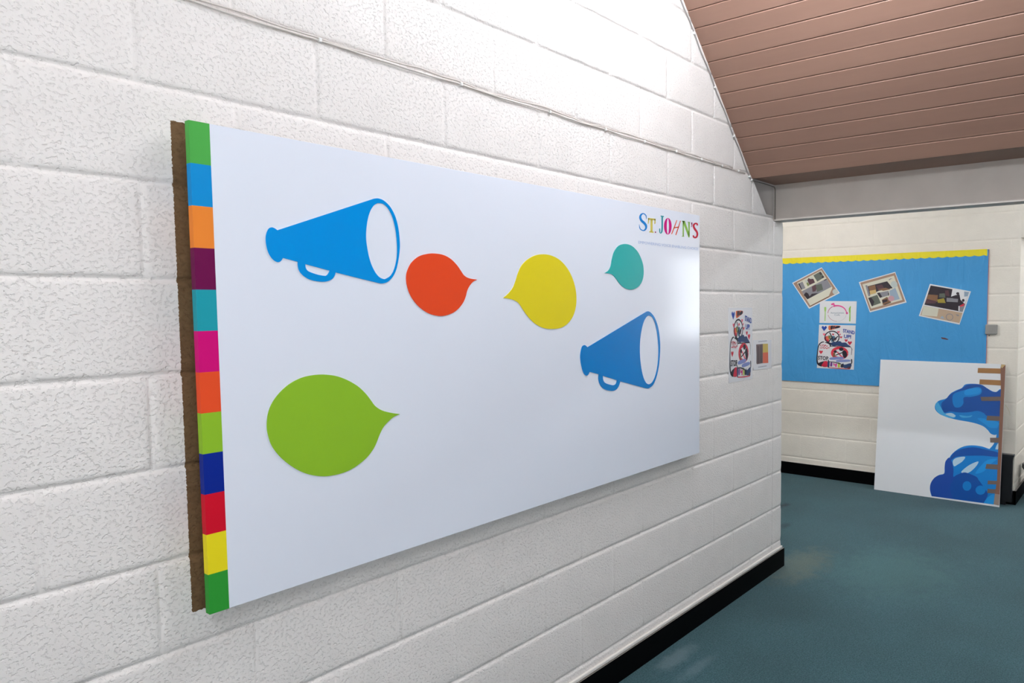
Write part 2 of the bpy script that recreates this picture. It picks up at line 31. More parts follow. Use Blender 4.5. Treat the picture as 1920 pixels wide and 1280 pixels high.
D['place_r'] = [["pink",[[[-0.5609,1.6444],[-0.5529,1.6472],[-0.5449,1.6493],[-0.5366,1.6507],[-0.5282,1.6514],[-0.5198,1.6514],[-0.5114,1.6507],[-0.5031,1.6493],[-0.495,1.6472],[-0.4872,1.6445],[-0.4798,1.6412],[-0.4729,1.6373],[-0.4665,1.6328],[-0.4607,1.6278],[-0.4555,1.6224],[-0.451,1.6166],[-0.4472,1.6105],[-0.4442,1.6041],[-0.442,1.5975],[-0.4406,1.5905]],[[-0.5659,1.6583],[-0.5571,1.661],[-0.5478,1.663],[-0.5383,1.6642],[-0.5287,1.6647],[-0.5192,1.6643],[-0.5097,1.6632],[-0.5004,1.6612],[-0.4914,1.6586],[-0.4827,1.6552],[-0.4745,1.6511],[-0.4668,1.6463],[-0.4598,1.6409],[-0.4534,1.635],[-0.4477,1.6286],[-0.4429,1.6218],[-0.4389,1.6146],[-0.4358,1.6071],[-0.4336,1.5994],[-0.4324,1.5919]]]],["mauve",[[[-0.5695,1.6534],[-0.5738,1.6513],[-0.5781,1.649],[-0.5822,1.6464],[-0.5862,1.6437],[-0.5899,1.6408],[-0.5935,1.6377],[-0.5969,1.6345],[-0.6,1.6311],[-0.6029,1.6276],[-0.6056,1.6239],[-0.608,1.6202],[-0.6101,1.6163],[-0.612,1.6123],[-0.6136,1.6083],[-0.615,1.6041],[-0.616,1.6],[-0.6168,1.5957],[-0.6173,1.5915],[-0.6175,1.5873]],[[-0.5657,1.6459],[-0.5699,1.644],[-0.5739,1.642],[-0.5778,1.6398],[-0.5815,1.6374],[-0.585,1.6349],[-0.5883,1.6322],[-0.5915,1.6293],[-0.5945,1.6264],[-0.5972,1.6232],[-0.5998,1.62],[-0.6021,1.6167],[-0.6042,1.6132],[-0.606,1.6097],[-0.6076,1.606],[-0.609,1.6023],[-0.6101,1.5986],[-0.6109,1.5947],[-0.6115,1.5909],[-0.6119,1.5869]]]],["rose",[[[-0.6148,1.571],[-0.6133,1.5656],[-0.6113,1.5602],[-0.6087,1.555],[-0.6058,1.5499],[-0.6024,1.545],[-0.5986,1.5404],[-0.5944,1.536],[-0.5898,1.5319],[-0.5849,1.528],[-0.5797,1.5245],[-0.5741,1.5214],[-0.5684,1.5186],[-0.5624,1.5161],[-0.5562,1.514],[-0.5499,1.5123],[-0.5435,1.511],[-0.5369,1.5102],[-0.5304,1.5097],[-0.5238,1.5096]],[[-0.6094,1.5724],[-0.608,1.5672],[-0.6063,1.5621],[-0.604,1.5572],[-0.6014,1.5525],[-0.5983,1.5479],[-0.5948,1.5435],[-0.591,1.5393],[-0.5867,1.5353],[-0.5821,1.5316],[-0.5772,1.5282],[-0.5721,1.5251],[-0.5666,1.5223],[-0.5609,1.5198],[-0.555,1.5178],[-0.549,1.516],[-0.5428,1.5147],[-0.5365,1.5137],[-0.5302,1.5131],[-0.5237,1.5129]]]],["pale_grey2",[[[-0.516,1.5105],[-0.5098,1.5112],[-0.5036,1.5122],[-0.4975,1.5136],[-0.4916,1.5154],[-0.4859,1.5175],[-0.4803,1.5199],[-0.475,1.5226],[-0.4699,1.5257],[-0.4651,1.529],[-0.4605,1.5327],[-0.4564,1.5366],[-0.4525,1.5407],[-0.449,1.545],[-0.4459,1.5496],[-0.4431,1.5543],[-0.4408,1.5592],[-0.4389,1.5642],[-0.4374,1.5693],[-0.4364,1.5744]],[[-0.5162,1.5126],[-0.5101,1.5133],[-0.504,1.5144],[-0.4981,1.5158],[-0.4924,1.5175],[-0.4868,1.5196],[-0.4813,1.522],[-0.4762,1.5247],[-0.4712,1.5277],[-0.4666,1.531],[-0.4622,1.5346],[-0.4582,1.5384],[-0.4545,1.5424],[-0.4512,1.5466],[-0.4482,1.551],[-0.4456,1.5555],[-0.4434,1.5602],[-0.4416,1.5651],[-0.4402,1.57],[-0.4393,1.575]]]],["lime_pale",[[[-0.6453,1.6056],[-0.6462,1.5551],[-0.647,1.5129]],[[-0.6366,1.6055],[-0.6366,1.5549],[-0.6383,1.5127]]]],["lime_pale",[[[-0.6511,1.6453],[-0.6508,1.6247],[-0.6481,1.6038]],[[-0.6316,1.6458],[-0.6302,1.6243],[-0.635,1.6031]]]],["leaf",[[[-0.4012,1.6532],[-0.4041,1.6499],[-0.4077,1.6448],[-0.4115,1.6386],[-0.4146,1.6318],[-0.4153,1.6245],[-0.4152,1.6174],[-0.4148,1.6108],[-0.4144,1.605],[-0.4132,1.5998],[-0.4118,1.595],[-0.4105,1.5911],[-0.4093,1.5884]],[[-0.3955,1.6506],[-0.3959,1.6463],[-0.3971,1.6404],[-0.3981,1.6342],[-0.3982,1.6287],[-0.3986,1.6237],[-0.3985,1.6178],[-0.3981,1.6116],[-0.3978,1.606],[-0.3981,1.6011],[-0.3984,1.5965],[-0.3986,1.5925],[-0.399,1.5896]]]],["leaf",[[[-0.409,1.5932],[-0.4102,1.5561],[-0.411,1.5117]],[[-0.3994,1.5931],[-0.3985,1.5559],[-0.3994,1.5114]]]]]
D['place_p'] = [["pink",[[-0.5824,1.6767],[-0.5675,1.6829],[-0.5525,1.6818],[-0.5524,1.6703],[-0.5395,1.6619],[-0.5522,1.6578],[-0.5609,1.6641],[-0.5801,1.6631],[-0.5845,1.6705]]],["pink",[[-0.4221,1.588],[-0.4231,1.5835],[-0.4259,1.5799],[-0.4301,1.5779],[-0.4347,1.5779],[-0.439,1.5798],[-0.4419,1.5834],[-0.443,1.5879],[-0.442,1.5924],[-0.4392,1.596],[-0.435,1.598],[-0.4303,1.598],[-0.4261,1.596],[-0.4232,1.5924]]]]
D['place_t'] = [[[-0.5878,1.5835],[-0.4591,1.5838],[-0.5879,1.5982]],[[-0.5511,1.5648],[-0.499,1.565],[-0.5513,1.5784]]]
D['p3'] = [[-0.6993,1.4778],[-0.35,1.4751],[-0.3617,1.0622],[-0.7167,1.0622]]
D['art'] = [["P","ink_blue",[[0.1472,0.856,1],[0.0934,0.9104],[0.0742,0.9456],[0.1088,0.9744],[0.1472,0.9456,1],[0.1856,0.9744],[0.2202,0.9456],[0.201,0.9104]]],["P","orange_ink",[[0.264,0.968],[0.32,0.984],[0.576,0.984],[0.5792,0.944],[0.464,0.9147],[0.288,0.8773]]],["P","ink",[[0.328,0.9707],[0.384,0.9813],[0.368,0.904],[0.328,0.904]]],["P","ink",[[0.432,0.9307],[0.48,0.9707],[0.56,0.9813],[0.576,0.9467],[0.48,0.92]]],["P","maroon",[[0.376,0.9707],[0.448,0.9773],[0.432,0.924],[0.376,0.9173]]],["P","red_ink",[[0.1632,0.7107],[0.256,0.744],[0.304,0.6907],[0.272,0.6107],[0.192,0.6373]]],["P","orange_ink",[[0.224,0.724],[0.304,0.7307],[0.32,0.6773],[0.232,0.664]]],["P","olive",[[0.272,0.7573],[0.344,0.744],[0.328,0.6773],[0.288,0.6907]]],["P","steel",[[0.36,0.7307],[0.448,0.744],[0.456,0.664],[0.368,0.6107]]],["P","maroon",[[0.432,0.684],[0.512,0.704],[0.48,0.6507],[0.432,0.644]]],["R","ink",[[[0.5569,0.7187],[0.556,0.7121],[0.5548,0.703],[0.5531,0.6933],[0.5507,0.6848],[0.5475,0.6773],[0.5434,0.6695],[0.5386,0.662],[0.5331,0.6547],[0.527,0.6477],[0.5201,0.641],[0.5127,0.6345],[0.5047,0.6284],[0.4961,0.6227],[0.4869,0.6174],[0.4773,0.6124],[0.4672,0.608],[0.4568,0.6041],[0.4459,0.6006],[0.4347,0.5975],[0.4233,0.5951],[0.4117,0.5932],[0.3999,0.5918],[0.3879,0.591],[0.376,0.5907],[0.3641,0.591],[0.3521,0.5918],[0.3403,0.5932],[0.3287,0.5951],[0.3173,0.5975],[0.3061,0.6006],[0.2952,0.6041],[0.2848,0.608],[0.2747,0.6124],[0.2651,0.6174],[0.2559,0.6227],[0.2473,0.6284],[0.2393,0.6345],[0.2319,0.641],[0.225,0.6477],[0.2189,0.6547],[0.2134,0.662],[0.2086,0.6695],[0.2045,0.6773],[0.2012,0.685],[0.1986,0.693],[0.1967,0.7011],[0.1956,0.7092],[0.1952,0.7173],[0.1956,0.7254],[0.1967,0.7336],[0.1986,0.7417],[0.2012,0.7496],[0.2045,0.7574],[0.2086,0.7651],[0.2134,0.7727],[0.2189,0.7799],[0.225,0.7869],[0.2319,0.7937],[0.2393,0.8002],[0.2473,0.8063],[0.2559,0.8119],[0.2651,0.8173],[0.2747,0.8222],[0.2848,0.8267],[0.2952,0.8306],[0.3061,0.8341],[0.3173,0.8371],[0.3287,0.8396],[0.3403,0.8415],[0.3521,0.8429],[0.3641,0.8437],[0.376,0.844],[0.3879,0.8437],[0.3999,0.8429],[0.4117,0.8415],[0.4233,0.8396],[0.4347,0.8371],[0.4459,0.8341],[0.4568,0.8306],[0.4672,0.8267],[0.4773,0.8222],[0.4869,0.8173],[0.4961,0.8119],[0.5047,0.8063],[0.5127,0.8002],[0.5201,0.7937],[0.527,0.7869],[0.5331,0.7799],[0.5386,0.7727],[0.5434,0.7651],[0.5475,0.7574],[0.5507,0.7499],[0.5531,0.7414],[0.5548,0.7317],[0.556,0.7225],[0.5569,0.716]],[[0.5855,0.716],[0.5846,0.7095],[0.5834,0.7],[0.5814,0.6889],[0.5784,0.6781],[0.5742,0.6684],[0.5693,0.659],[0.5635,0.65],[0.557,0.6413],[0.5496,0.6329],[0.5415,0.6249],[0.5328,0.6173],[0.5234,0.6101],[0.5134,0.6035],[0.5027,0.5973],[0.4915,0.5916],[0.48,0.5865],[0.4679,0.5819],[0.4555,0.5779],[0.4427,0.5745],[0.4297,0.5717],[0.4165,0.5695],[0.4031,0.5679],[0.3895,0.567],[0.376,0.5667],[0.3625,0.567],[0.3489,0.5679],[0.3355,0.5695],[0.3223,0.5717],[0.3093,0.5745],[0.2965,0.5779],[0.2841,0.5819],[0.272,0.5865],[0.2605,0.5916],[0.2493,0.5973],[0.2386,0.6035],[0.2286,0.6101],[0.2192,0.6173],[0.2105,0.6249],[0.2024,0.6329],[0.195,0.6413],[0.1885,0.65],[0.1827,0.659],[0.1778,0.6684],[0.1737,0.6778],[0.1705,0.6875],[0.1683,0.6974],[0.1669,0.7074],[0.1664,0.7173],[0.1669,0.7273],[0.1683,0.7373],[0.1705,0.7471],[0.1737,0.7568],[0.1778,0.7663],[0.1827,0.7756],[0.1885,0.7847],[0.195,0.7934],[0.2024,0.8017],[0.2105,0.8098],[0.2192,0.8174],[0.2286,0.8245],[0.2386,0.8312],[0.2493,0.8374],[0.2605,0.8431],[0.272,0.8482],[0.2841,0.8527],[0.2965,0.8567],[0.3093,0.8602],[0.3223,0.863],[0.3355,0.8652],[0.3489,0.8667],[0.3625,0.8677],[0.376,0.868],[0.3895,0.8677],[0.4031,0.8667],[0.4165,0.8652],[0.4297,0.863],[0.4427,0.8602],[0.4555,0.8567],[0.4679,0.8527],[0.48,0.8482],[0.4915,0.8431],[0.5027,0.8374],[0.5134,0.8312],[0.5234,0.8245],[0.5328,0.8174],[0.5415,0.8098],[0.5496,0.8017],[0.557,0.7934],[0.5635,0.7847],[0.5693,0.7756],[0.5742,0.7663],[0.5784,0.7566],[0.5814,0.7458],[0.5834,0.7347],[0.5846,0.7252],[0.5855,0.7187]]]],["R","ink",[[[0.2916,0.8179],[0.3049,0.799],[0.324,0.7722],[0.3448,0.7417],[0.363,0.7122],[0.3785,0.6808],[0.3939,0.6461],[0.4071,0.6146],[0.4162,0.5925]],[[0.3164,0.8301],[0.3297,0.8113],[0.349,0.7842],[0.3701,0.7531],[0.389,0.7224],[0.4063,0.6902],[0.4231,0.6552],[0.4375,0.6239],[0.4478,0.6022]]]],["R","ink",[[[0.3639,0.7239],[0.3455,0.7011],[0.3189,0.6677],[0.2923,0.6344],[0.2739,0.6116]],[[0.3881,0.7108],[0.3707,0.6875],[0.3451,0.6536],[0.3195,0.6197],[0.3021,0.5964]]]],["R","ink",[[[0.439,0.6692],[0.4621,0.6823],[0.4957,0.7017],[0.5293,0.7211],[0.5524,0.7342]],[[0.425,0.6855],[0.4474,0.6994],[0.4803,0.7196],[0.5132,0.7398],[0.5356,0.7538]]]],["P","rose_ink",[[0.5472,0.808,1],[0.5203,0.8352],[0.5107,0.8528],[0.528,0.8672],[0.5472,0.8528,1],[0.5664,0.8672],[0.5837,0.8528],[0.5741,0.8352]]],["P","rose_ink",[[0.592,0.764,1],[0.573,0.7833],[0.5662,0.7957],[0.5784,0.8059],[0.592,0.7957,1],[0.6056,0.8059],[0.6178,0.7957],[0.611,0.7833]]],["P","red_ink",[[0.624,0.6947,1],[0.5994,0.7196],[0.5906,0.7357],[0.6064,0.7489],[0.624,0.7357,1],[0.6416,0.7489],[0.6574,0.7357],[0.6486,0.7196]]],["P","red_ink",[[0.4032,0.7573,1],[0.3808,0.78],[0.3728,0.7947],[0.3872,0.8067],[0.4032,0.7947,1],[0.4192,0.8067],[0.4336,0.7947],[0.4256,0.78]]],["P","rose_ink",[[0.1568,0.7427,1],[0.1277,0.7721],[0.1173,0.7912],[0.136,0.8068],[0.1568,0.7912,1],[0.1776,0.8068],[0.1963,0.7912],[0.1859,0.7721]]],["P","crimson",[[0.7648,0.616,1],[0.7334,0.6477],[0.7222,0.6683],[0.7424,0.6851],[0.7648,0.6683,1],[0.7872,0.6851],[0.8074,0.6683],[0.7962,0.6477]]],["P","crimson",[[0.8672,0.552,1],[0.8269,0.5928],[0.8125,0.6192],[0.8384,0.6408],[0.8672,0.6192,1],[0.896,0.6408],[0.9219,0.6192],[0.9075,0.5928]]],["P","navy_ink",[[0.344,0.5573],[0.36,0.5907],[0.448,0.6213],[0.496,0.604],[0.56,0.6347],[0.624,0.6267],[0.656,0.604],[0.752,0.608],[0.816,0.564],[0.872,0.5147],[0.464,0.5147]]],["R","ink",[[[0.1421,0.0658],[0.1221,0.0725],[0.0941,0.0808],[0.0675,0.0914],[0.0494,0.1044],[0.0359,0.1186],[0.0245,0.1374],[0.0155,0.1632],[0.0088,0.1983],[0.0057,0.2481],[0.0059,0.3094],[0.0084,0.3713],[0.0119,0.4231],[0.0177,0.4616],[0.0244,0.4924],[0.0331,0.5172],[0.0445,0.5381],[0.0598,0.5556],[0.0792,0.5697],[0.1,0.5809],[0.1179,0.589],[0.1316,0.594],[0.1449,0.5955],[0.1577,0.5955],[0.1674,0.596]],[[0.1299,0.0355],[0.1095,0.0401],[0.0789,0.0472],[0.0444,0.0587],[0.0146,0.0769],[-0.0032,0.101],[-0.0145,0.1272],[-0.0212,0.1581],[-0.0248,0.1964],[-0.0255,0.248],[-0.0229,0.3102],[-0.018,0.3727],[-0.0119,0.4249],[-0.0073,0.4644],[-0.0014,0.497],[0.007,0.5248],[0.0195,0.5499],[0.0385,0.5718],[0.0618,0.5888],[0.0852,0.6014],[0.1061,0.611],[0.1264,0.6155],[0.1451,0.6155],[0.1593,0.6135],[0.1686,0.612]]]],["R","ink",[[[0.1902,0.5895],[0.208,0.585],[0.2337,0.5795],[0.2602,0.5727],[0.2813,0.5645],[0.298,0.5569],[0.3115,0.5496],[0.3199,0.5413],[0.3251,0.528],[0.328,0.5044],[0.3256,0.4719],[0.3209,0.4352],[0.3173,0.3984],[0.3118,0.3614],[0.306,0.3225],[0.3009,0.2848],[0.2976,0.251],[0.2957,0.2208],[0.2959,0.1933],[0.2965,0.1709],[0.2961,0.1552]],[[0.1938,0.6052],[0.2123,0.6037],[0.2393,0.601],[0.2689,0.5966],[0.2947,0.5902],[0.315,0.5822],[0.3345,0.5726],[0.3521,0.5568],[0.3629,0.5333],[0.3621,0.5031],[0.3554,0.4686],[0.3465,0.4321],[0.3387,0.3963],[0.3351,0.3593],[0.331,0.3205],[0.3278,0.283],[0.3264,0.2504],[0.3293,0.222],[0.3341,0.1963],[0.3395,0.1748],[0.3439,0.1595]]]],["R","crimson",[[[0.0479,0.5398],[0.0978,0.4818],[0.1055,0.5418],[0.152,0.4883],[0.1435,0.5457],[0.1746,0.5263],[0.1815,0.4829],[0.2124,0.5351],[0.2453,0.4886],[0.2802,0.5266]],[[0.0641,0.5482],[0.0942,0.4995],[0.1025,0.5596],[0.152,0.5063],[0.1285,0.5557],[0.1934,0.535],[0.1705,0.4984],[0.21,0.5529],[0.2507,0.506],[0.2638,0.5348]]]],["R","crimson",[[[0.0483,0.458],[0.1313,0.4591],[0.133,0.4831],[0.1744,0.4454],[0.2107,0.471],[0.2487,0.4417],[0.2899,0.4762],[0.3231,0.4571]],[[0.0477,0.47],[0.1247,0.4742],[0.139,0.4983],[0.1776,0.4612],[0.2117,0.489],[0.2473,0.4596],[0.2861,0.4918],[0.3329,0.4709]]]],["P","red_ink",[[0.0928,0.3253,1],[0.0547,0.3639],[0.0411,0.3888],[0.0656,0.4092],[0.0928,0.3888,1],[0.12,0.4092],[0.1445,0.3888],[0.1309,0.3639]]],["P","paper",[[0.344,0.5013],[0.92,0.5013],[0.9248,0.4507],[0.9088,0.144],[0.336,0.16]]],["R","ink",[[[0.3519,0.5057],[0.895,0.5027],[0.9229,0.4632],[0.914,0.331]],[[0.3521,0.5237],[0.897,0.5186],[0.9395,0.4648],[0.926,0.3303]]]],["R","red_ink",[[[0.7691,0.3681],[0.7682,0.3625],[0.7671,0.3552],[0.7657,0.3485],[0.7641,0.3437],[0.7618,0.3394],[0.7585,0.3343],[0.7546,0.3293],[0.7502,0.3244],[0.745,0.3195],[0.7391,0.3147],[0.7326,0.31],[0.7255,0.3056],[0.7178,0.3014],[0.7094,0.2973],[0.7005,0.2936],[0.6912,0.2902],[0.6815,0.2871],[0.6713,0.2844],[0.6606,0.2821],[0.6499,0.2801],[0.6389,0.2786],[0.6276,0.2776],[0.6161,0.2769],[0.6048,0.2767],[0.5935,0.2769],[0.582,0.2776],[0.5707,0.2786],[0.5597,0.2801],[0.549,0.2821],[0.5383,0.2844],[0.5281,0.2871],[0.5184,0.2902],[0.5091,0.2936],[0.5002,0.2973],[0.4918,0.3014],[0.4841,0.3056],[0.477,0.31],[0.4705,0.3147],[0.4646,0.3195],[0.4594,0.3244],[0.455,0.3293],[0.4511,0.3343],[0.4478,0.3394],[0.4453,0.3443],[0.4433,0.3492],[0.4419,0.3542],[0.4411,0.3592],[0.4408,0.364],[0.4411,0.3688],[0.4419,0.3738],[0.4433,0.3788],[0.4453,0.3837],[0.4478,0.3886],[0.4511,0.3937],[0.455,0.3987],[0.4594,0.4036],[0.4646,0.4085],[0.4705,0.4133],[0.477,0.418],[0.4841,0.4224],[0.4918,0.4266],[0.5002,0.4307],[0.5091,0.4344],[0.5184,0.4378],[0.5281,0.4409],[0.5383,0.4436],[0.549,0.4459],[0.5597,0.4479],[0.5707,0.4494],[0.582,0.4504],[0.5935,0.4511],[0.6048,0.4513],[0.6161,0.4511],[0.6276,0.4504],[0.6389,0.4494],[0.6499,0.4479],[0.6606,0.4459],[0.6713,0.4436],[0.6815,0.4409],[0.6912,0.4378],[0.7005,0.4344],[0.7094,0.4307],[0.7178,0.4266],[0.7255,0.4224],[0.7326,0.418],[0.7391,0.4133],[0.745,0.4085],[0.7502,0.4036],[0.7546,0.3987],[0.7585,0.3937],[0.7618,0.3886],[0.7641,0.3843],[0.7657,0.3795],[0.7671,0.3728],[0.7682,0.3655],[0.7691,0.3599]],[[0.8405,0.3599],[0.8396,0.3545],[0.8382,0.346],[0.8359,0.3351],[0.8319,0.3236],[0.8266,0.3133],[0.8206,0.3039],[0.8136,0.2949],[0.8058,0.2863],[0.7972,0.2782],[0.7878,0.2705],[0.7777,0.2632],[0.7669,0.2565],[0.7556,0.2503],[0.7436,0.2445],[0.7312,0.2393],[0.7184,0.2346],[0.7051,0.2304],[0.6914,0.2268],[0.6774,0.2237],[0.6632,0.2212],[0.6488,0.2192],[0.6342,0.2178],[0.6195,0.217],[0.6048,0.2167],[0.5901,0.217],[0.5754,0.2178],[0.5608,0.2192],[0.5464,0.2212],[0.5322,0.2237],[0.5182,0.2268],[0.5045,0.2304],[0.4912,0.2346],[0.4784,0.2393],[0.466,0.2445],[0.454,0.2503],[0.4427,0.2565],[0.4319,0.2632],[0.4218,0.2705],[0.4124,0.2782],[0.4038,0.2863],[0.396,0.2949],[0.389,0.3039],[0.383,0.3133],[0.378,0.323],[0.374,0.333],[0.3711,0.3432],[0.3694,0.3535],[0.3688,0.364],[0.3694,0.3745],[0.3711,0.3848],[0.374,0.395],[0.378,0.405],[0.383,0.4147],[0.389,0.4241],[0.396,0.4331],[0.4038,0.4417],[0.4124,0.4498],[0.4218,0.4575],[0.4319,0.4648],[0.4427,0.4715],[0.454,0.4777],[0.466,0.4835],[0.4784,0.4887],[0.4912,0.4934],[0.5045,0.4976],[0.5182,0.5012],[0.5322,0.5043],[0.5464,0.5068],[0.5608,0.5088],[0.5754,0.5102],[0.5901,0.511],[0.6048,0.5113],[0.6195,0.511],[0.6342,0.5102],[0.6488,0.5088],[0.6632,0.5068],[0.6774,0.5043],[0.6914,0.5012],[0.7051,0.4976],[0.7184,0.4934],[0.7312,0.4887],[0.7436,0.4835],[0.7556,0.4777],[0.7669,0.4715],[0.7777,0.4648],[0.7878,0.4575],[0.7972,0.4498],[0.8058,0.4417],[0.8136,0.4331],[0.8206,0.4241],[0.8266,0.4147],[0.8319,0.4044],[0.8359,0.3929],[0.8382,0.382],[0.8396,0.3735],[0.8405,0.3681]]]],["R","rose_ink",[[[0.5224,0.3794],[0.6727,0.2513]],[[0.5496,0.402],[0.7033,0.2767]]]],["R","ink",[[[0.5008,0.3015],[0.6938,0.3704]],[[0.4912,0.3198],[0.6822,0.3923]]]],["P","ink",[[0.7056,0.4533],[0.6975,0.4333],[0.6752,0.4187],[0.6448,0.4133],[0.6144,0.4187],[0.5921,0.4333],[0.584,0.4533],[0.5921,0.4733],[0.6144,0.488],[0.6448,0.4933],[0.6752,0.488],[0.6975,0.4733]]],["P","ink",[[0.5312,0.3947],[0.5252,0.3787],[0.5088,0.367],[0.4864,0.3627],[0.464,0.367],[0.4476,0.3787],[0.4416,0.3947],[0.4476,0.4107],[0.464,0.4224],[0.4864,0.4267],[0.5088,0.4224],[0.5252,0.4107]]],["P","ink",[[0.68,0.4107],[0.76,0.424],[0.808,0.3307],[0.76,0.2507],[0.688,0.3173]]],["P","umber",[[0.432,0.3573],[0.48,0.364],[0.4832,0.284],[0.432,0.2773]]],["P","ink_pale",[[0.3648,0.2533],[0.68,0.28],[0.6928,0.2307],[0.368,0.204]]],["P","ink_pale",[[0.544,0.204],[0.8608,0.224],[0.8832,0.1813],[0.5568,0.1547]]],["P","crimson",[[0.104,0.0907],[0.16,0.1573],[0.288,0.164],[0.304,0.0507],[0.176,0.0347]]],["P","ink",[[0.048,0.124],[0.192,0.164],[0.176,0.1413],[0.104,0.044],[0.048,0.0773]]],["P","navy_ink",[[0.2912,0.1507],[0.344,0.1507],[0.3392,0.0347],[0.296,0.0347]]],["P","violet",[[0.3712,0.1373],[0.4192,0.1373],[0.416,0.0573],[0.368,0.0573]]],["R","magenta",[[[0.4496,0.1341],[0.4522,0.0811],[0.5287,0.0813]],[[0.4784,0.1326],[0.4694,0.1003],[0.5273,0.1053]]]],["R","magenta",[[[0.5145,0.1256],[0.5033,0.0456]],[[0.5479,0.1224],[0.5367,0.0424]]]],["P","lime",[[0.576,0.144],[0.624,0.1373],[0.632,0.044],[0.576,0.0373]]],["P","navy_ink",[[0.712,0.144],[0.752,0.104],[0.912,0.144],[0.9312,0.064],[0.816,0.024],[0.72,0.044]]],["P","ink",[[0.656,0.104],[0.712,0.124],[0.72,0.044],[0.656,0.044]]],["P","maroon",[[0.832,0.0507],[0.912,0.064],[0.912,0.0173],[0.84,0.0173]]],["R","ink",[[[0.3198,0.1493],[0.3482,0.1483],[0.3886,0.1471],[0.4343,0.1449],[0.4783,0.1408],[0.5244,0.1331],[0.5749,0.1229],[0.6207,0.1128],[0.6525,0.1057]],[[0.3202,0.1653],[0.3486,0.1653],[0.3894,0.1651],[0.4359,0.1638],[0.4817,0.1606],[0.5296,0.1537],[0.5811,0.1443],[0.6273,0.1351],[0.6595,0.129]]]],["R","ink",[[[0.9146,0.2354],[0.9178,0.2201],[0.9223,0.1982],[0.9259,0.1757],[0.9265,0.1589],[0.9236,0.1482],[0.9173,0.1382],[0.9098,0.1293],[0.9045,0.1224]],[[0.9478,0.2393],[0.9499,0.224],[0.9533,0.2015],[0.9558,0.1771],[0.9551,0.1557],[0.9476,0.139],[0.9367,0.1264],[0.9264,0.1178],[0.9195,0.1123]]]],["R","crimson",[[[0.3196,0.018],[0.3677,0.0153],[0.4366,0.0117],[0.515,0.008],[0.5918,0.0053],[0.6728,0.0051],[0.761,0.0057],[0.8407,0.0066],[0.896,0.0073]],[[0.3204,0.03],[0.3686,0.0283],[0.4374,0.0257],[0.5157,0.023],[0.5922,0.0213],[0.6729,0.0201],[0.761,0.0197],[0.8406,0.0196],[0.896,0.0193]]]]]
D['art_t'] = [["ink_blue","STAND",[[0.6688,0.8373],[0.984,0.7907],[0.6688,0.92]]],["ink_blue","UP!",[[0.7008,0.7107],[0.896,0.7013],[0.7008,0.7907]]],["ink","STOP",[[0.016,0.1947],[0.3072,0.1867],[0.016,0.284]]]]
D['panel'] = [[5.8697,0.112,-0.0,0.1112,1.0161,1.1747],[5.8697,0.112,0.0],[-3e-05,-1.0,0.0],[0.111,-0.0,0.99382],[-0.99382,3e-05,0.111]]
D['tapes'] = [[[0.8084,1.1347],[0.9899,1.1383],[0.9916,1.0962],[0.8079,1.094]],[[0.8265,1.0402],[0.9939,1.0412],[0.9956,0.998],[0.8249,0.9996]],[[0.8381,0.8934],[0.9993,0.9069],[1.0008,0.8719],[0.847,0.8607]],[[0.895,0.7414],[1.0008,0.7434],[1.0023,0.7061],[0.8913,0.7022]],[[0.9238,0.5604],[1.0026,0.5685],[1.0043,0.5279],[0.9276,0.5209]],[[0.9063,0.3411],[1.0012,0.347],[1.0008,0.3062],[0.8994,0.3015]],[[0.9226,0.206],[1.0014,0.2133],[1.0026,0.1844],[0.9217,0.1754]],[[0.9233,0.1381],[1.0043,0.1439],[1.0057,0.1093],[0.9215,0.1028]]]
D['edgetape'] = [[0.9832,1.1756],[1.0252,1.1715],[1.0309,0.9791],[1.0282,0.4549],[1.0163,0.1051],[1.0127,0.0141],[0.9748,0.0175],[0.9796,0.1055],[0.9908,0.2176],[0.9884,0.6605],[0.9891,0.953],[0.9793,1.1402]]
D['edgetape2'] = [[0.9796,0.1055],[1.0153,0.1049],[1.0116,0.0151],[0.9738,0.0173]]
D['topcurl'] = [[0.9843,1.1733],[1.0263,1.1704],[0.9898,1.1407],[0.981,1.152]]
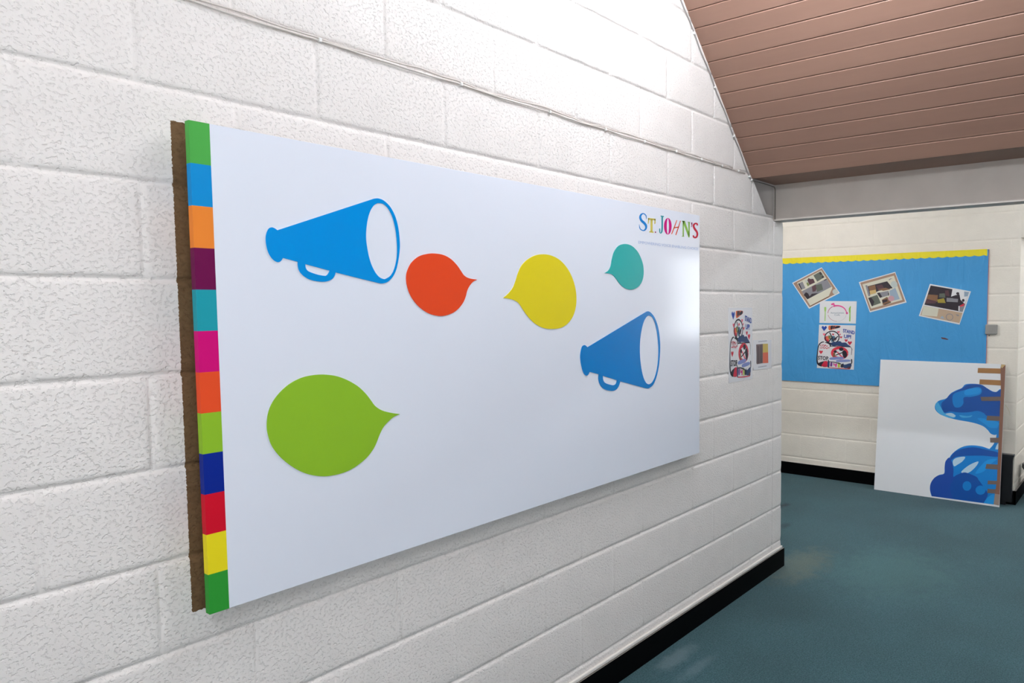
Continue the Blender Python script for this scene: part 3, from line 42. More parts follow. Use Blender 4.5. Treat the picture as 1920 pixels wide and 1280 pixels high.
D['ink'] = [["cyan",[[0.9964,0.9524],[0.9542,0.9427],[0.9228,0.9476],[0.8825,0.9711],[0.8419,0.9948],[0.7858,1.0003],[0.7174,0.9918],[0.6902,0.9592],[0.642,0.9339],[0.6018,0.9045],[0.5703,0.862],[0.5124,0.8381],[0.4844,0.8017],[0.4862,0.7613],[0.5174,0.7277],[0.5603,0.7089],[0.611,0.6954],[0.6858,0.6841],[0.7592,0.6774],[0.8239,0.6658],[0.8723,0.6484],[0.9049,0.6212],[0.9296,0.5933],[0.9648,0.5882],[0.9831,0.6158],[1.0002,0.669]]],["deep",[[0.9941,0.9522],[0.9542,0.941],[0.9228,0.9459],[0.8826,0.9694],[0.842,0.9931],[0.7859,0.9976],[0.7297,0.9881],[0.6903,0.9565],[0.602,0.9],[0.5705,0.8576],[0.5384,0.8238],[0.5358,0.7877],[0.559,0.7401],[0.6085,0.7531],[0.6829,0.7503],[0.7558,0.7589],[0.8193,0.7746],[0.8676,0.7611],[0.9001,0.7378],[0.999,0.7548]]],["cyan",[[0.6269,0.9017],[0.6751,0.9298],[0.7474,0.9539],[0.8109,0.9754],[0.8434,0.96],[0.8373,0.9159],[0.7663,0.8891],[0.7099,0.8807],[0.7082,0.8275],[0.681,0.7945],[0.6398,0.7957],[0.6209,0.8478]]],["azure",[[0.7195,0.9433],[0.7873,0.9652],[0.8355,0.9595],[0.829,0.924],[0.7656,0.9066],[0.7171,0.9033]]],["sky",[[0.4844,0.8017],[0.5045,0.8258],[0.5228,0.7957],[0.55,0.7529],[0.5677,0.7319],[0.6259,0.7341],[0.6519,0.7078],[0.611,0.6954],[0.5432,0.7164],[0.4995,0.7488]]],["mist",[[0.572,0.7296],[0.6173,0.7405],[0.6513,0.7211],[0.6354,0.7064],[0.5935,0.7162]]],["sky",[[0.6838,0.7282],[0.7411,0.7242],[0.781,0.7347],[0.7656,0.7175],[0.7173,0.709],[0.6927,0.713]]],["azure",[[0.8219,0.7136],[0.9012,0.7118],[0.9799,0.6929],[0.9817,0.6501],[0.9197,0.6442],[0.8712,0.6744]]],["cyan",[[0.9945,0.677],[0.9743,0.6408],[0.9694,0.5714],[0.9525,0.5094],[0.9233,0.4631],[0.9587,0.4541],[0.9894,0.4602],[0.9966,0.5485]]],["mist",[[0.9869,0.5217],[0.9902,0.4791],[0.9679,0.4577],[0.9726,0.4944]]],["cyan",[[0.9988,0.4587],[0.9427,0.4652],[0.9112,0.4704],[0.8634,0.4824],[0.7917,0.4833],[0.7277,0.4676],[0.6722,0.4306],[0.6329,0.3862],[0.6176,0.3578],[0.5898,0.3277],[0.5839,0.2736],[0.5821,0.2199],[0.541,0.2011],[0.5004,0.1643],[0.477,0.1162],[0.4752,0.062],[0.4903,0.0122,1],[0.9729,0.0158,1],[0.9998,0.1122],[0.9988,0.3259]]],["deep",[[0.6724,0.4244],[0.7923,0.4677],[0.9117,0.4575],[0.9901,0.4448],[0.9876,0.4102],[0.8824,0.4065],[0.7714,0.3935],[0.6747,0.3734],[0.6348,0.3421],[0.6296,0.3681]]],["mist",[[0.6476,0.3347],[0.6751,0.3646],[0.7396,0.381],[0.7249,0.3441],[0.6857,0.3085],[0.6577,0.2917]]],["mist",[[0.845,0.3543],[0.8233,0.3038],[0.7695,0.2488],[0.717,0.2464],[0.7437,0.285],[0.7904,0.3258]]],["azure",[[0.9845,0.3927],[0.9473,0.3538],[0.8878,0.2773],[0.8255,0.2518],[0.87,0.327],[0.9151,0.3758]]],["navyblue",[[0.6175,0.3595],[0.5937,0.3327],[0.5847,0.2915],[0.5837,0.2201],[0.5328,0.1955],[0.4964,0.1593],[0.4758,0.107],[0.4782,0.0535],[0.4945,0.0128,1],[0.7714,0.0158],[0.8987,0.0172,1],[0.9265,0.1015],[0.8607,0.1698],[0.8428,0.2193],[0.7859,0.2423],[0.7372,0.249],[0.6814,0.2197],[0.6574,0.2032],[0.6547,0.2648],[0.6397,0.3249]]],["deep",[[0.6818,0.2109],[0.7374,0.2446],[0.7942,0.2346],[0.8432,0.2107],[0.8932,0.1484],[0.9188,0.1003],[0.8987,0.018,1],[0.7714,0.0175],[0.6573,0.0177,1],[0.6363,0.1207]]],["cyan",[[0.7997,0.1438],[0.7978,0.1282],[0.7911,0.1142],[0.7806,0.104],[0.7679,0.0991],[0.7548,0.1003],[0.7435,0.1074],[0.7356,0.1193],[0.7324,0.1343],[0.7343,0.15],[0.7411,0.164],[0.7517,0.1742],[0.7644,0.1791],[0.7774,0.1778],[0.7887,0.1706],[0.7965,0.1587]]],["cyan",[[0.9083,0.1247],[0.9061,0.1098],[0.8985,0.0964],[0.8866,0.0864],[0.8724,0.0814],[0.8578,0.0821],[0.8452,0.0885],[0.8364,0.0996],[0.8329,0.1138],[0.8352,0.1287],[0.8429,0.1422],[0.8549,0.1522],[0.8692,0.1571],[0.8837,0.1562],[0.8963,0.1498],[0.9049,0.1387]]],["azure",[[0.8987,0.018,1],[0.928,0.0673],[0.9733,0.0998],[0.9728,0.0167,1]]]]
D['blackbin'] = [[5.98,-0.905,0.437],[5.98,-0.985,0.415],[5.98,-0.932,0.14]]

FX = 6.035           # back wall plane
CEIL0 = (3.130, 2.400)   # foot of the sloping ceiling (x, z), rising towards -x at 45 degrees
RIDGE_X, TOP_Z = 0.98, 4.55

# ---------------------------------------------------------------- materials
def lin(c):
    return tuple(((v/255)/12.92 if v/255 <= .04045 else ((v/255+.055)/1.055)**2.4) for v in c)
MATS = {}
def nn(nt, typ, **kw):
    n = nt.nodes.new(typ)
    for k, v in kw.items(): setattr(n, k, v)
    return n
def mat(name, rgb, rough=.6, spec=.4, metal=0, coat=0, emit=None, strength=0, var=0, bump=None, bscale=60, alpha=None):
    if name in MATS: return MATS[name]
    m = bpy.data.materials.new(name); m.use_nodes = True
    nt = m.node_tree; b = nt.nodes['Principled BSDF']
    c = lin(rgb)
    b.inputs['Base Color'].default_value = (*c, 1)
    b.inputs['Roughness'].default_value = rough
    b.inputs['Specular IOR Level'].default_value = spec
    b.inputs['Metallic'].default_value = metal
    b.inputs['Coat Weight'].default_value = coat
    b.inputs['Coat Roughness'].default_value = .08
    if alpha is not None: b.inputs['Alpha'].default_value = alpha
    if emit:
        b.inputs['Emission Color'].default_value = (*emit, 1)
        b.inputs['Emission Strength'].default_value = strength
    if var or bump:
        tc = nn(nt, 'ShaderNodeTexCoord')
        no = nn(nt, 'ShaderNodeTexNoise'); no.inputs['Scale'].default_value = bscale; no.inputs['Detail'].default_value = 4
        nt.links.new(tc.outputs['Object'], no.inputs['Vector'])
        if var:
            mr = nn(nt, 'ShaderNodeMapRange')
            mr.inputs['From Min'].default_value = .3; mr.inputs['From Max'].default_value = .7
            mr.inputs['To Min'].default_value = 1-var; mr.inputs['To Max'].default_value = 1+var
            nt.links.new(no.outputs['Fac'], mr.inputs['Value'])
            mx = nn(nt, 'ShaderNodeMix', data_type='RGBA', blend_type='MULTIPLY'); mx.inputs[0].default_value = 1
            mx.inputs[6].default_value = (*c, 1)
            nt.links.new(mr.outputs['Result'], mx.inputs[7]); nt.links.new(mx.outputs[2], b.inputs['Base Color'])
        if bump:
            bp = nn(nt, 'ShaderNodeBump'); bp.inputs['Strength'].default_value = bump[0]; bp.inputs['Distance'].default_value = bump[1]
            nt.links.new(no.outputs['Fac'], bp.inputs['Height']); nt.links.new(bp.outputs['Normal'], b.inputs['Normal'])
    MATS[name] = m
    return m

def block_paint(name, rgb, pit=1.0, patch=False):
    """Gloss-ish masonry paint over textured concrete block; optional unpainted rectangle."""
    m = bpy.data.materials.new(name); m.use_nodes = True
    nt = m.node_tree; L = nt.links; b = nt.nodes['Principled BSDF']
    tc = nn(nt, 'ShaderNodeTexCoord')
    mp = nn(nt, 'ShaderNodeMapping'); mp.inputs['Scale'].default_value = (1, 1, 1.25); mp.inputs['Rotation'].default_value = (0, math.radians(35), 0)
    L.new(tc.outputs['Object'], mp.inputs['Vector'])
    n1 = nn(nt, 'ShaderNodeTexNoise'); n1.inputs['Scale'].default_value = 104; n1.inputs['Detail'].default_value = 3; n1.inputs['Roughness'].default_value = .55
    n2 = nn(nt, 'ShaderNodeTexNoise'); n2.inputs['Scale'].default_value = 9; n2.inputs['Detail'].default_value = 3
    n3 = nn(nt, 'ShaderNodeTexNoise'); n3.inputs['Scale'].default_value = 55; n3.inputs['Detail'].default_value = 1.5
    for n in (n1, n2, n3): L.new(mp.outputs['Vector'], n.inputs['Vector'])
    # pits: only the low end of the noise is sunk
    mr = nn(nt, 'ShaderNodeMapRange'); mr.interpolation_type = 'SMOOTHSTEP'
    mr.inputs['From Min'].default_value = .30; mr.inputs['From Max'].default_value = .50
    L.new(n1.outputs['Fac'], mr.inputs['Value'])
    ad = nn(nt, 'ShaderNodeMath', operation='MULTIPLY_ADD'); ad.inputs[1].default_value = .35
    L.new(n3.outputs['Fac'], ad.inputs[0]); L.new(mr.outputs['Result'], ad.inputs[2])
    bp = nn(nt, 'ShaderNodeBump'); bp.inputs['Strength'].default_value = .72*pit; bp.inputs['Distance'].default_value = .0026
    L.new(ad.outputs['Value'], bp.inputs['Height']); L.new(bp.outputs['Normal'], b.inputs['Normal'])
    mr2 = nn(nt, 'ShaderNodeMapRange'); mr2.inputs['From Min'].default_value = .3; mr2.inputs['From Max'].default_value = .7
    mr2.inputs['To Min'].default_value = .975; mr2.inputs['To Max'].default_value = 1.02
    L.new(n2.outputs['Fac'], mr2.inputs['Value'])
    mx = nn(nt, 'ShaderNodeMix', data_type='RGBA', blend_type='MULTIPLY'); mx.inputs[0].default_value = 1
    mx.inputs[6].default_value = (*lin(rgb), 1); L.new(mr2.outputs['Result'], mx.inputs[7])
    out = mx.outputs[2]
    if patch:
        sp = nn(nt, 'ShaderNodeSeparateXYZ'); L.new(tc.outputs['Object'], sp.inputs[0])
        ne = nn(nt, 'ShaderNodeTexNoise'); ne.inputs['Scale'].default_value = 160; ne.inputs['Detail'].default_value = 2
        L.new(tc.outputs['Object'], ne.inputs['Vector'])
        def edge(sock, lo, hi):
            j = nn(nt, 'ShaderNodeMath', operation='MULTIPLY_ADD'); j.inputs[1].default_value = .007; L.new(ne.outputs['Fac'], j.inputs[0]); L.new(sock, j.inputs[2])
            a = nn(nt, 'ShaderNodeMath', operation='GREATER_THAN'); a.inputs[1].default_value = lo+.0035; L.new(j.outputs[0], a.inputs[0])
            c = nn(nt, 'ShaderNodeMath', operation='LESS_THAN'); c.inputs[1].default_value = hi+.0035; L.new(j.outputs[0], c.inputs[0])
            k = nn(nt, 'ShaderNodeMath', operation='MULTIPLY'); L.new(a.outputs[0], k.inputs[0]); L.new(c.outputs[0], k.inputs[1]); return k.outputs[0]
        ex, ez = edge(sp.outputs['X'], .0695, 2.40), edge(sp.outputs['Z'], .928, 2.120)
        k = nn(nt, 'ShaderNodeMath', operation='MULTIPLY'); L.new(ex, k.inputs[0]); L.new(ez, k.inputs[1])
        bare = nn(nt, 'ShaderNodeMix', data_type='RGBA'); bare.inputs[6].default_value = (*lin((86, 62, 38)), 1); bare.inputs[7].default_value = (*lin((126, 98, 68)), 1)
        L.new(n3.outputs['Fac'], bare.inputs[0])
        mm = nn(nt, 'ShaderNodeMix', data_type='RGBA'); L.new(k.outputs[0], mm.inputs[0]); L.new(out, mm.inputs[6]); L.new(bare.outputs[2], mm.inputs[7])
        out = mm.outputs[2]
        rr = nn(nt, 'ShaderNodeMapRange'); rr.inputs['To Min'].default_value = .5; rr.inputs['To Max'].default_value = .95
        L.new(k.outputs[0], rr.inputs['Value']); L.new(rr.outputs['Result'], b.inputs['Roughness'])
    else:
        b.inputs['Roughness'].default_value = .5
    b.inputs['Specular IOR Level'].default_value = .35
    L.new(out, b.inputs['Base Color'])
    return m

def carpet_mat():
    m = bpy.data.materials.new('teal_carpet'); m.use_nodes = True
    nt = m.node_tree; L = nt.links; b = nt.nodes['Principled BSDF']
    tc = nn(nt, 'ShaderNodeTexCoord')
    def noise(s, d, r=.5):
        n = nn(nt, 'ShaderNodeTexNoise'); n.inputs['Scale'].default_value = s; n.inputs['Detail'].default_value = d; n.inputs['Roughness'].default_value = r
        L.new(tc.outputs['Object'], n.inputs['Vector']); return n
    fine, mid, big = noise(330, 3, .7), noise(40, 5, .75), noise(1.6, 4)
    def mixc(f, a, c, lo=.3, hi=.7):
        r = nn(nt, 'ShaderNodeMapRange'); r.inputs['From Min'].default_value = lo; r.inputs['From Max'].default_value = hi; L.new(f, r.inputs['Value'])
        x = nn(nt, 'ShaderNodeMix', data_type='RGBA'); L.new(r.outputs['Result'], x.inputs[0])
        for i, v in ((6, a), (7, c)):
            if isinstance(v, tuple): x.inputs[i].default_value = (*lin(v), 1)
            else: L.new(v, x.inputs[i])
        return x.outputs[2]
    grain = noise(135, 2, .75)
    c1 = mixc(grain.outputs['Fac'], CARPET[0], CARPET[1], .36, .64)
    c2 = mixc(mid.outputs['Fac'], CARPET[2], CARPET[3])
    x = nn(nt, 'ShaderNodeMix', data_type='RGBA'); x.inputs[0].default_value = .5; L.new(c1, x.inputs[6]); L.new(c2, x.inputs[7])
    br = nn(nt, 'ShaderNodeMapRange'); br.inputs['From Min'].default_value = .3; br.inputs['From Max'].default_value = .7
    br.inputs['To Min'].default_value = .86; br.inputs['To Max'].default_value = 1.14; L.new(big.outputs['Fac'], br.inputs['Value'])
    y = nn(nt, 'ShaderNodeMix', data_type='RGBA', blend_type='MULTIPLY'); y.inputs[0].default_value = 1; L.new(x.outputs[2], y.inputs[6]); L.new(br.outputs['Result'], y.inputs[7])
    cur = y.outputs[2]
    # stains, scuffs and a painted floor shadow, each with its own shape: (x, y, rx, ry, colour, amount)
    for sx, sy, rx, ry, colr, am in STAINS_AND_SHADE:
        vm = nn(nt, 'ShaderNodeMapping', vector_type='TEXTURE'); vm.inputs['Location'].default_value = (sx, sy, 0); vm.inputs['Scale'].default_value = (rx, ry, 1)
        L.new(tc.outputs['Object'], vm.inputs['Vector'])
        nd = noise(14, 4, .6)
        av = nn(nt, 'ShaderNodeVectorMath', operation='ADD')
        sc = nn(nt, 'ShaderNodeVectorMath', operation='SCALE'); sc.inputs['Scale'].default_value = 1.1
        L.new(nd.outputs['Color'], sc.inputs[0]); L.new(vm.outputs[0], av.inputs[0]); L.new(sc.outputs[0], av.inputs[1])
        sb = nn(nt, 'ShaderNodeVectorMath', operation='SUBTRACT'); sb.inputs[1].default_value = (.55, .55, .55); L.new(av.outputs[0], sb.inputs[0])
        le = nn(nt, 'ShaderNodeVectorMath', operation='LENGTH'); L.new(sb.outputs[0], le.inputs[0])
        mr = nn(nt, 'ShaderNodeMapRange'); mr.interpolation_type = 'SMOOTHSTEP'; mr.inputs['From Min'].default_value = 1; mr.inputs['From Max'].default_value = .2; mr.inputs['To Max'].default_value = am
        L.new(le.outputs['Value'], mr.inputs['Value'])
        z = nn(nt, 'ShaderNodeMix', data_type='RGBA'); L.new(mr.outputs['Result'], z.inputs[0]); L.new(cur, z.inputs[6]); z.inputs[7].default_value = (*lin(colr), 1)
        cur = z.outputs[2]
    L.new(cur, b.inputs['Base Color'])
    b.inputs['Roughness'].default_value = 1; b.inputs['Specular IOR Level'].default_value = .1
    b.inputs['Sheen Weight'].default_value = .15; b.inputs['Sheen Roughness'].default_value = .5
    bp = nn(nt, 'ShaderNodeBump'); bp.inputs['Strength'].default_value = .5; bp.inputs['Distance'].default_value = .004
    L.new(grain.outputs['Fac'], bp.inputs['Height']); L.new(bp.outputs['Normal'], b.inputs['Normal'])
    return m

def plank_mat():
    m = bpy.data.materials.new('brown_planks'); m.use_nodes = True
    nt = m.node_tree; L = nt.links; b = nt.nodes['Principled BSDF']
    tc = nn(nt, 'ShaderNodeTexCoord'); sp = nn(nt, 'ShaderNodeSeparateXYZ'); L.new(tc.outputs['Object'], sp.inputs[0])
    fl = nn(nt, 'ShaderNodeMath', operation='DIVIDE'); fl.inputs[1].default_value = .0918/math.sqrt(2); L.new(sp.outputs['Z'], fl.inputs[0])
    f2 = nn(nt, 'ShaderNodeMath', operation='FLOOR'); L.new(fl.outputs[0], f2.inputs[0])
    wn = nn(nt, 'ShaderNodeTexWhiteNoise', noise_dimensions='1D'); L.new(f2.outputs[0], wn.inputs['W'])
    mp = nn(nt, 'ShaderNodeMapping'); mp.inputs['Scale'].default_value = (26, 2.2, 26); L.new(tc.outputs['Object'], mp.inputs['Vector'])
    no = nn(nt, 'ShaderNodeTexNoise'); no.inputs['Scale'].default_value = 1.2; no.inputs['Detail'].default_value = 5; L.new(mp.outputs[0], no.inputs['Vector'])
    ad = nn(nt, 'ShaderNodeMath', operation='ADD'); L.new(wn.outputs['Value'], ad.inputs[0]); L.new(no.outputs['Fac'], ad.inputs[1])
    mr = nn(nt, 'ShaderNodeMapRange'); mr.inputs['From Max'].default_value = 1.8; L.new(ad.outputs[0], mr.inputs['Value'])
    mx = nn(nt, 'ShaderNodeMix', data_type='RGBA'); mx.inputs[6].default_value = (*lin(PLANK[0]), 1); mx.inputs[7].default_value = (*lin(PLANK[1]), 1)
    L.new(mr.outputs['Result'], mx.inputs[0]); L.new(mx.outputs[2], b.inputs['Base Color'])
    b.inputs['Roughness'].default_value = .5; b.inputs['Specular IOR Level'].default_value = .3
    return m

def paper_mat(name, rgb):
    """Matt backing paper with soft creases."""
    m = bpy.data.materials.new(name); m.use_nodes = True
    nt = m.node_tree; L = nt.links; b = nt.nodes['Principled BSDF']
    tc = nn(nt, 'ShaderNodeTexCoord')
    mp = nn(nt, 'ShaderNodeMapping'); mp.inputs['Rotation'].default_value = (.9, 0, 0); mp.inputs['Scale'].default_value = (1, 2.6, .8); L.new(tc.outputs['Object'], mp.inputs['Vector'])
    no = nn(nt, 'ShaderNodeTexNoise'); no.inputs['Scale'].default_value = 3.5; no.inputs['Detail'].default_value = 5; no.inputs['Distortion'].default_value = .8
    L.new(mp.outputs[0], no.inputs['Vector'])
    bp = nn(nt, 'ShaderNodeBump'); bp.inputs['Strength'].default_value = .6; bp.inputs['Distance'].default_value = .03
    L.new(no.outputs['Fac'], bp.inputs['Height']); L.new(bp.outputs['Normal'], b.inputs['Normal'])
    b.inputs['Base Color'].default_value = (*lin(rgb), 1)
    b.inputs['Roughness'].default_value = .55; b.inputs['Specular IOR Level'].default_value = .35
    return m

BLUE = (66, 150, 208)
NEAR_C = (1.67, -.95, 3.40)
REAR_C = (-1.1, -1.75, 2.8)
FAR_TINT = (.95, .98, 1.01)
CARPET = [(16, 48, 56), (68, 104, 112), (28, 72, 72), (60, 90, 100)]
PLANK = [(136, 105, 91), (152, 118, 102)]
STAINS_AND_SHADE = [(2.16, -.10, .22, .07, (110, 130, 138), .45), (2.12, -.23, .20, .05, (100, 120, 130), .35), (3.66, -.10, .5, .22, (104, 108, 92), .45),
          (4.92, .555, .12, .05, (20, 30, 36), .9), (4.40, .33, .14, .05, (24, 40, 46), .6), (3.9, -.6, .7, .5, (80, 122, 118), .25)]  # first in this row: dark shadow spot painted into the carpet
EXPOSURE = 0.0
WALL_RGB = (235, 229, 226)
K_NEAR, K_REAR, K_FAR, K_SIDE, K_CORR, K_WIN = 250, 158, 112, 130, 62, 8.5
K_FILL_WIN = 4.0
LAMP = (.935, 1.0, 1.06)

SRGB = dict(
    paper=(226, 224, 226), tan=(160, 128, 108), tan_pale=(186, 160, 136), card=(212, 208, 190), umber=(128, 92, 66), maroon=(84, 54, 62), olive=(120, 128, 70),
    photo_grey=(134, 132, 138), photo_dark=(46, 38, 46), photo_green=(92, 98, 88), photo_pale=(190, 194, 182), pale_grey=(186, 194, 190), pale_grey2=(190, 186, 194), pale_blue=(150, 166, 184),
    rose=(196, 150, 158), sand=(204, 172, 112), ochre=(160, 142, 56), red_ink=(204, 46, 66), rose_ink=(220, 96, 116), orange_ink=(214, 108, 70), ink=(34, 30, 44), ink_blue=(26, 66, 158),
    ink_pale=(128, 140, 196), navy_ink=(40, 62, 104), steel=(70, 104, 128), violet=(110, 52, 130), lime=(190, 196, 84), crimson=(196, 34, 62), magenta=(204, 0, 122), pink=(222, 78, 146), mauve=(190, 112, 150),
    leaf=(140, 186, 78), lime_pale=(160, 198, 112), blue=(20, 128, 204), straw=(214, 198, 92), plum=(140, 20, 84), teal=(36, 148, 160), vermilion=(222, 86, 48),
    cyan=(0, 124, 204), deep=(0, 74, 158), azure=(20, 146, 222), sky=(70, 168, 222), mist=(186, 212, 230), navyblue=(22, 70, 160), tagline=(160, 180, 220), notice_text=(150, 150, 164),
    wood_grey=(120, 100, 100), sunset=(214, 100, 74), sunset_top=(206, 178, 92))
def M(k):
    return mat(k, SRGB[k], .55, .3)

# ---------------------------------------------------------------- mesh helpers
def LW(u, v, d=0): return Vector((u, -d, v))            # on the left wall: u = x, v = z, d = distance off the wall
def BW(u, v, d=0): return Vector((FX-d, -u, v))         # on the back wall: u = -y
def smooth(pts, n=5):
    P = [Vector(q[:2]) for q in pts]; c = [len(q) > 2 for q in pts]; out = []; N = len(P)
    for i in range(N):
        a, b, d, e = P[i-1], P[i], P[(i+1) % N], P[(i+2) % N]
        if c[i]: a = b - (d-b)*.3
        if c[(i+1) % N]: e = d + (d-b)*.3
        if c[i] and c[(i+1) % N]: out.append(b); continue
        for k in range(n):
            t = k/n
            out.append(.5*((2*b)+(-a+d)*t+(2*a-5*b+4*d-e)*t*t+(-a+3*b-3*d+e)*t**3))
    return [(q.x, q.y) for q in out]
def fill(bm, loops, F, d, mi=0):
    vs, es = [], []
    for lp in loops:
        v = [bm.verts.new(F(q[0], q[1], d)) for q in lp]; vs.append(v)
        es += [bm.edges.new((v[i], v[(i+1) % len(v)])) for i in range(len(v))]
    r = bmesh.ops.triangle_fill(bm, use_beauty=True, edges=es)
    n = F(0, 0, 1) - F(0, 0, 0)
    for f in r['geom']:
        if isinstance(f, bmesh.types.BMFace):
            f.normal_update()
            if f.normal.dot(n) < 0: f.normal_flip()
            f.material_index = mi
    return vs
def plate(bm, loops, F, d0, d1, mi=0):
    """cut-out sheet between depths d0 and d1"""
    a = fill(bm, loops, F, d1, mi)
    for lp, va in zip(loops, a):
        vb = [bm.verts.new(F(q[0], q[1], d0)) for q in lp]
        for i in range(len(lp)):
            j = (i+1) % len(lp)
            try: f = bm.faces.new((va[i], vb[i], vb[j], va[j])); f.material_index = mi
            except ValueError: pass
    return a
def ribbon(bm, ab, F, d, mi=0):
    A = [bm.verts.new(F(q[0], q[1], d)) for q in ab[0]]; Bv = [bm.verts.new(F(q[0], q[1], d)) for q in ab[1]]
    n = F(0, 0, 1) - F(0, 0, 0)
    for i in range(len(A)-1):
        f = bm.faces.new((A[i], A[i+1], Bv[i+1], Bv[i])); f.material_index = mi; f.normal_update()
        if f.normal.dot(n) < 0: f.normal_flip()
def box(bm, lo, hi, mi=0, bevel=0, seg=2):
    r = bmesh.ops.create_cube(bm, size=1)
    for v in r['verts']:
        v.co = Vector([(lo[i]+hi[i])/2 + v.co[i]*(hi[i]-lo[i]) for i in range(3)])
    fs = {f for v in r['verts'] for f in v.link_faces}
    for f in fs: f.material_index = mi
    if bevel:
        es = list({e for v in r['verts'] for e in v.link_edges})
        rb = bmesh.ops.bevel(bm, geom=es, offset=bevel, segments=seg, affect='EDGES', profile=.5)
        for f in rb['faces']: f.material_index = mi
def tube(bm, pts, r, seg=8, mi=0, cap=True):
    P = [Vector(q) for q in pts]; rings = []
    for i, q in enumerate(P):
        t = (P[min(i+1, len(P)-1)]-P[max(i-1, 0)]).normalized()
        up = Vector((0, 0, 1)) if abs(t.z) < .9 else Vector((0, 1, 0))
        a = t.cross(up).normalized(); b = a.cross(t)
        rings.append([bm.verts.new(q + (a*math.cos(2*math.pi*k/seg)+b*math.sin(2*math.pi*k/seg))*r) for k in range(seg)])
    for i in range(len(rings)-1):
        for k in range(seg):
            f = bm.faces.new((rings[i][k], rings[i][(k+1) % seg], rings[i+1][(k+1) % seg], rings[i+1][k])); f.smooth = True; f.material_index = mi
    if cap:
        for rg in (rings[0], rings[-1]):
            f = bm.faces.new(rg); f.material_index = mi
def lathe(bm, prof, c, seg=28, mi=0, sx=1, sy=1, close=True):
    rings = [[bm.verts.new((c[0]+sx*r*math.cos(2*math.pi*k/seg), c[1]+sy*r*math.sin(2*math.pi*k/seg), c[2]+z)) for k in range(seg)] for r, z in prof]
    for i in range(len(rings)-1):
        for k in range(seg):
            f = bm.faces.new((rings[i][k], rings[i][(k+1) % seg], rings[i+1][(k+1) % seg], rings[i+1][k])); f.smooth = True; f.material_index = mi
    if close: bm.faces.new(rings[0])
def text_polys(bm, body, quad, F, d, mi=0, bold=0):
    """lettering between three measured corners: bottom-left, bottom-right, top-left"""
    cu = bpy.data.curves.new('t', 'FONT'); cu.body = body; cu.resolution_u = 3; cu.offset = bold
    ob = bpy.data.objects.new('t', cu); COL.objects.link(ob)
    dg = bpy.context.evaluated_depsgraph_get(); me = bpy.data.meshes.new_from_object(ob.evaluated_get(dg))
    xs = [v.co.x for v in me.vertices]; ys = [v.co.y for v in me.vertices]
    x0, x1, y0, y1 = min(xs), max(xs), min(ys), max(ys)
    o, a, b = (Vector(q[:2]) for q in quad)
    vs = []
    for v in me.vertices:
        q = o + (a-o)*((v.co.x-x0)/(x1-x0)) + (b-o)*((v.co.y-y0)/(y1-y0)); vs.append(bm.verts.new(F(q.x, q.y, d)))
    n = F(0, 0, 1) - F(0, 0, 0)
    for pl in me.polygons:
        try: f = bm.faces.new([vs[i] for i in pl.vertices])
        except ValueError: continue
        f.material_index = mi; f.normal_update()
        if f.normal.dot(n) < 0: f.normal_flip()
    bpy.data.objects.remove(ob); bpy.data.curves.remove(cu); bpy.data.meshes.remove(me)

def root(name, loc, label, cat, group=None):
    o = bpy.data.objects.new(name, None); o.empty_display_size = .05; COL.objects.link(o); o.location = loc
    o['label'] = label; o['category'] = cat
    if group: o['group'] = group
    return o
def origin_of(parent):
    q = Vector((0, 0, 0))
    while parent: q += parent.location; parent = parent.parent
    return q
def obj(name, bm, mats, parent=None, loc=None, label=None, recalc=False):
    """link a bmesh given in world coordinates as one mesh object"""
    if recalc: bmesh.ops.recalc_face_normals(bm, faces=bm.faces)
    o0 = Vector(loc) if loc is not None else (origin_of(parent) if parent else Vector((0, 0, 0)))
    me = bpy.data.meshes.new(name)
    for v in bm.verts: v.co -= o0
    bm.to_mesh(me); bm.free()
    for m in (mats if isinstance(mats, (list, tuple)) else [mats]): me.materials.append(m)
    o = bpy.data.objects.new(name, me); COL.objects.link(o)
    if parent:
        o.parent = parent; o.location = o0 - origin_of(parent)
    else: o.location = o0
    if label: o['label'] = label
    return o
def tag(o, label, cat, group=None):
    o['label'] = label; o['category'] = cat
    if group: o['group'] = group
    return o
def struct(o):
    o['kind'] = 'structure'; return o
BM = bmesh.new

# ---------------------------------------------------------------- block walls
INS = [0, .0032, .0062, .0092, .016]
DEP = [-.0046, -.0041, -.0020, -.0004, 0]
def block(bm, F, u0, u1, v0, v1, fl, fr, rnd, bed=1.0, jit=.0013, step=.03):
    """one block face with rounded arrises; the joints around it are recessed"""
    nu, nv = max(1, int(round((u1-u0)/step))), max(1, int(round((v1-v0)/step)))
    loops = []
    for s, dp in zip(INS, DEP):
        a, b, c, d = u0+s, u1-s, v0+s, v1-s
        ring = []
        def put(u, v, kind, t):
            f = bed
            if kind in 'lr':
                k = fl if kind == 'l' else fr
                e = min(1, min(t, 1-t)*8); f = bed + (k-bed)*e
            j = rnd.uniform(-jit, jit) if 0 < dp*-1000 < 4.3 and s > .004 else 0
            ju, jv = (0, j) if kind in 'bt' else (j, 0)
            ring.append(bm.verts.new(F(u+ju, v+jv, dp*f)))
        for i in range(nu): put(a+(b-a)*i/nu, c, 'b', i/nu)
        for i in range(nv): put(b, c+(d-c)*i/nv, 'r', i/nv)
        for i in range(nu): put(b-(b-a)*i/nu, d, 't', i/nu)
        for i in range(nv): put(a, d-(d-c)*i/nv, 'l', i/nv)
        loops.append(ring)
    n = len(loops[0])
    for A, B_ in zip(loops, loops[1:]):
        for i in range(n):
            f = bm.faces.new((A[i], A[(i+1) % n], B_[(i+1) % n], B_[i])); f.smooth = True
    f = bm.faces.new(loops[-1]); f.smooth = True
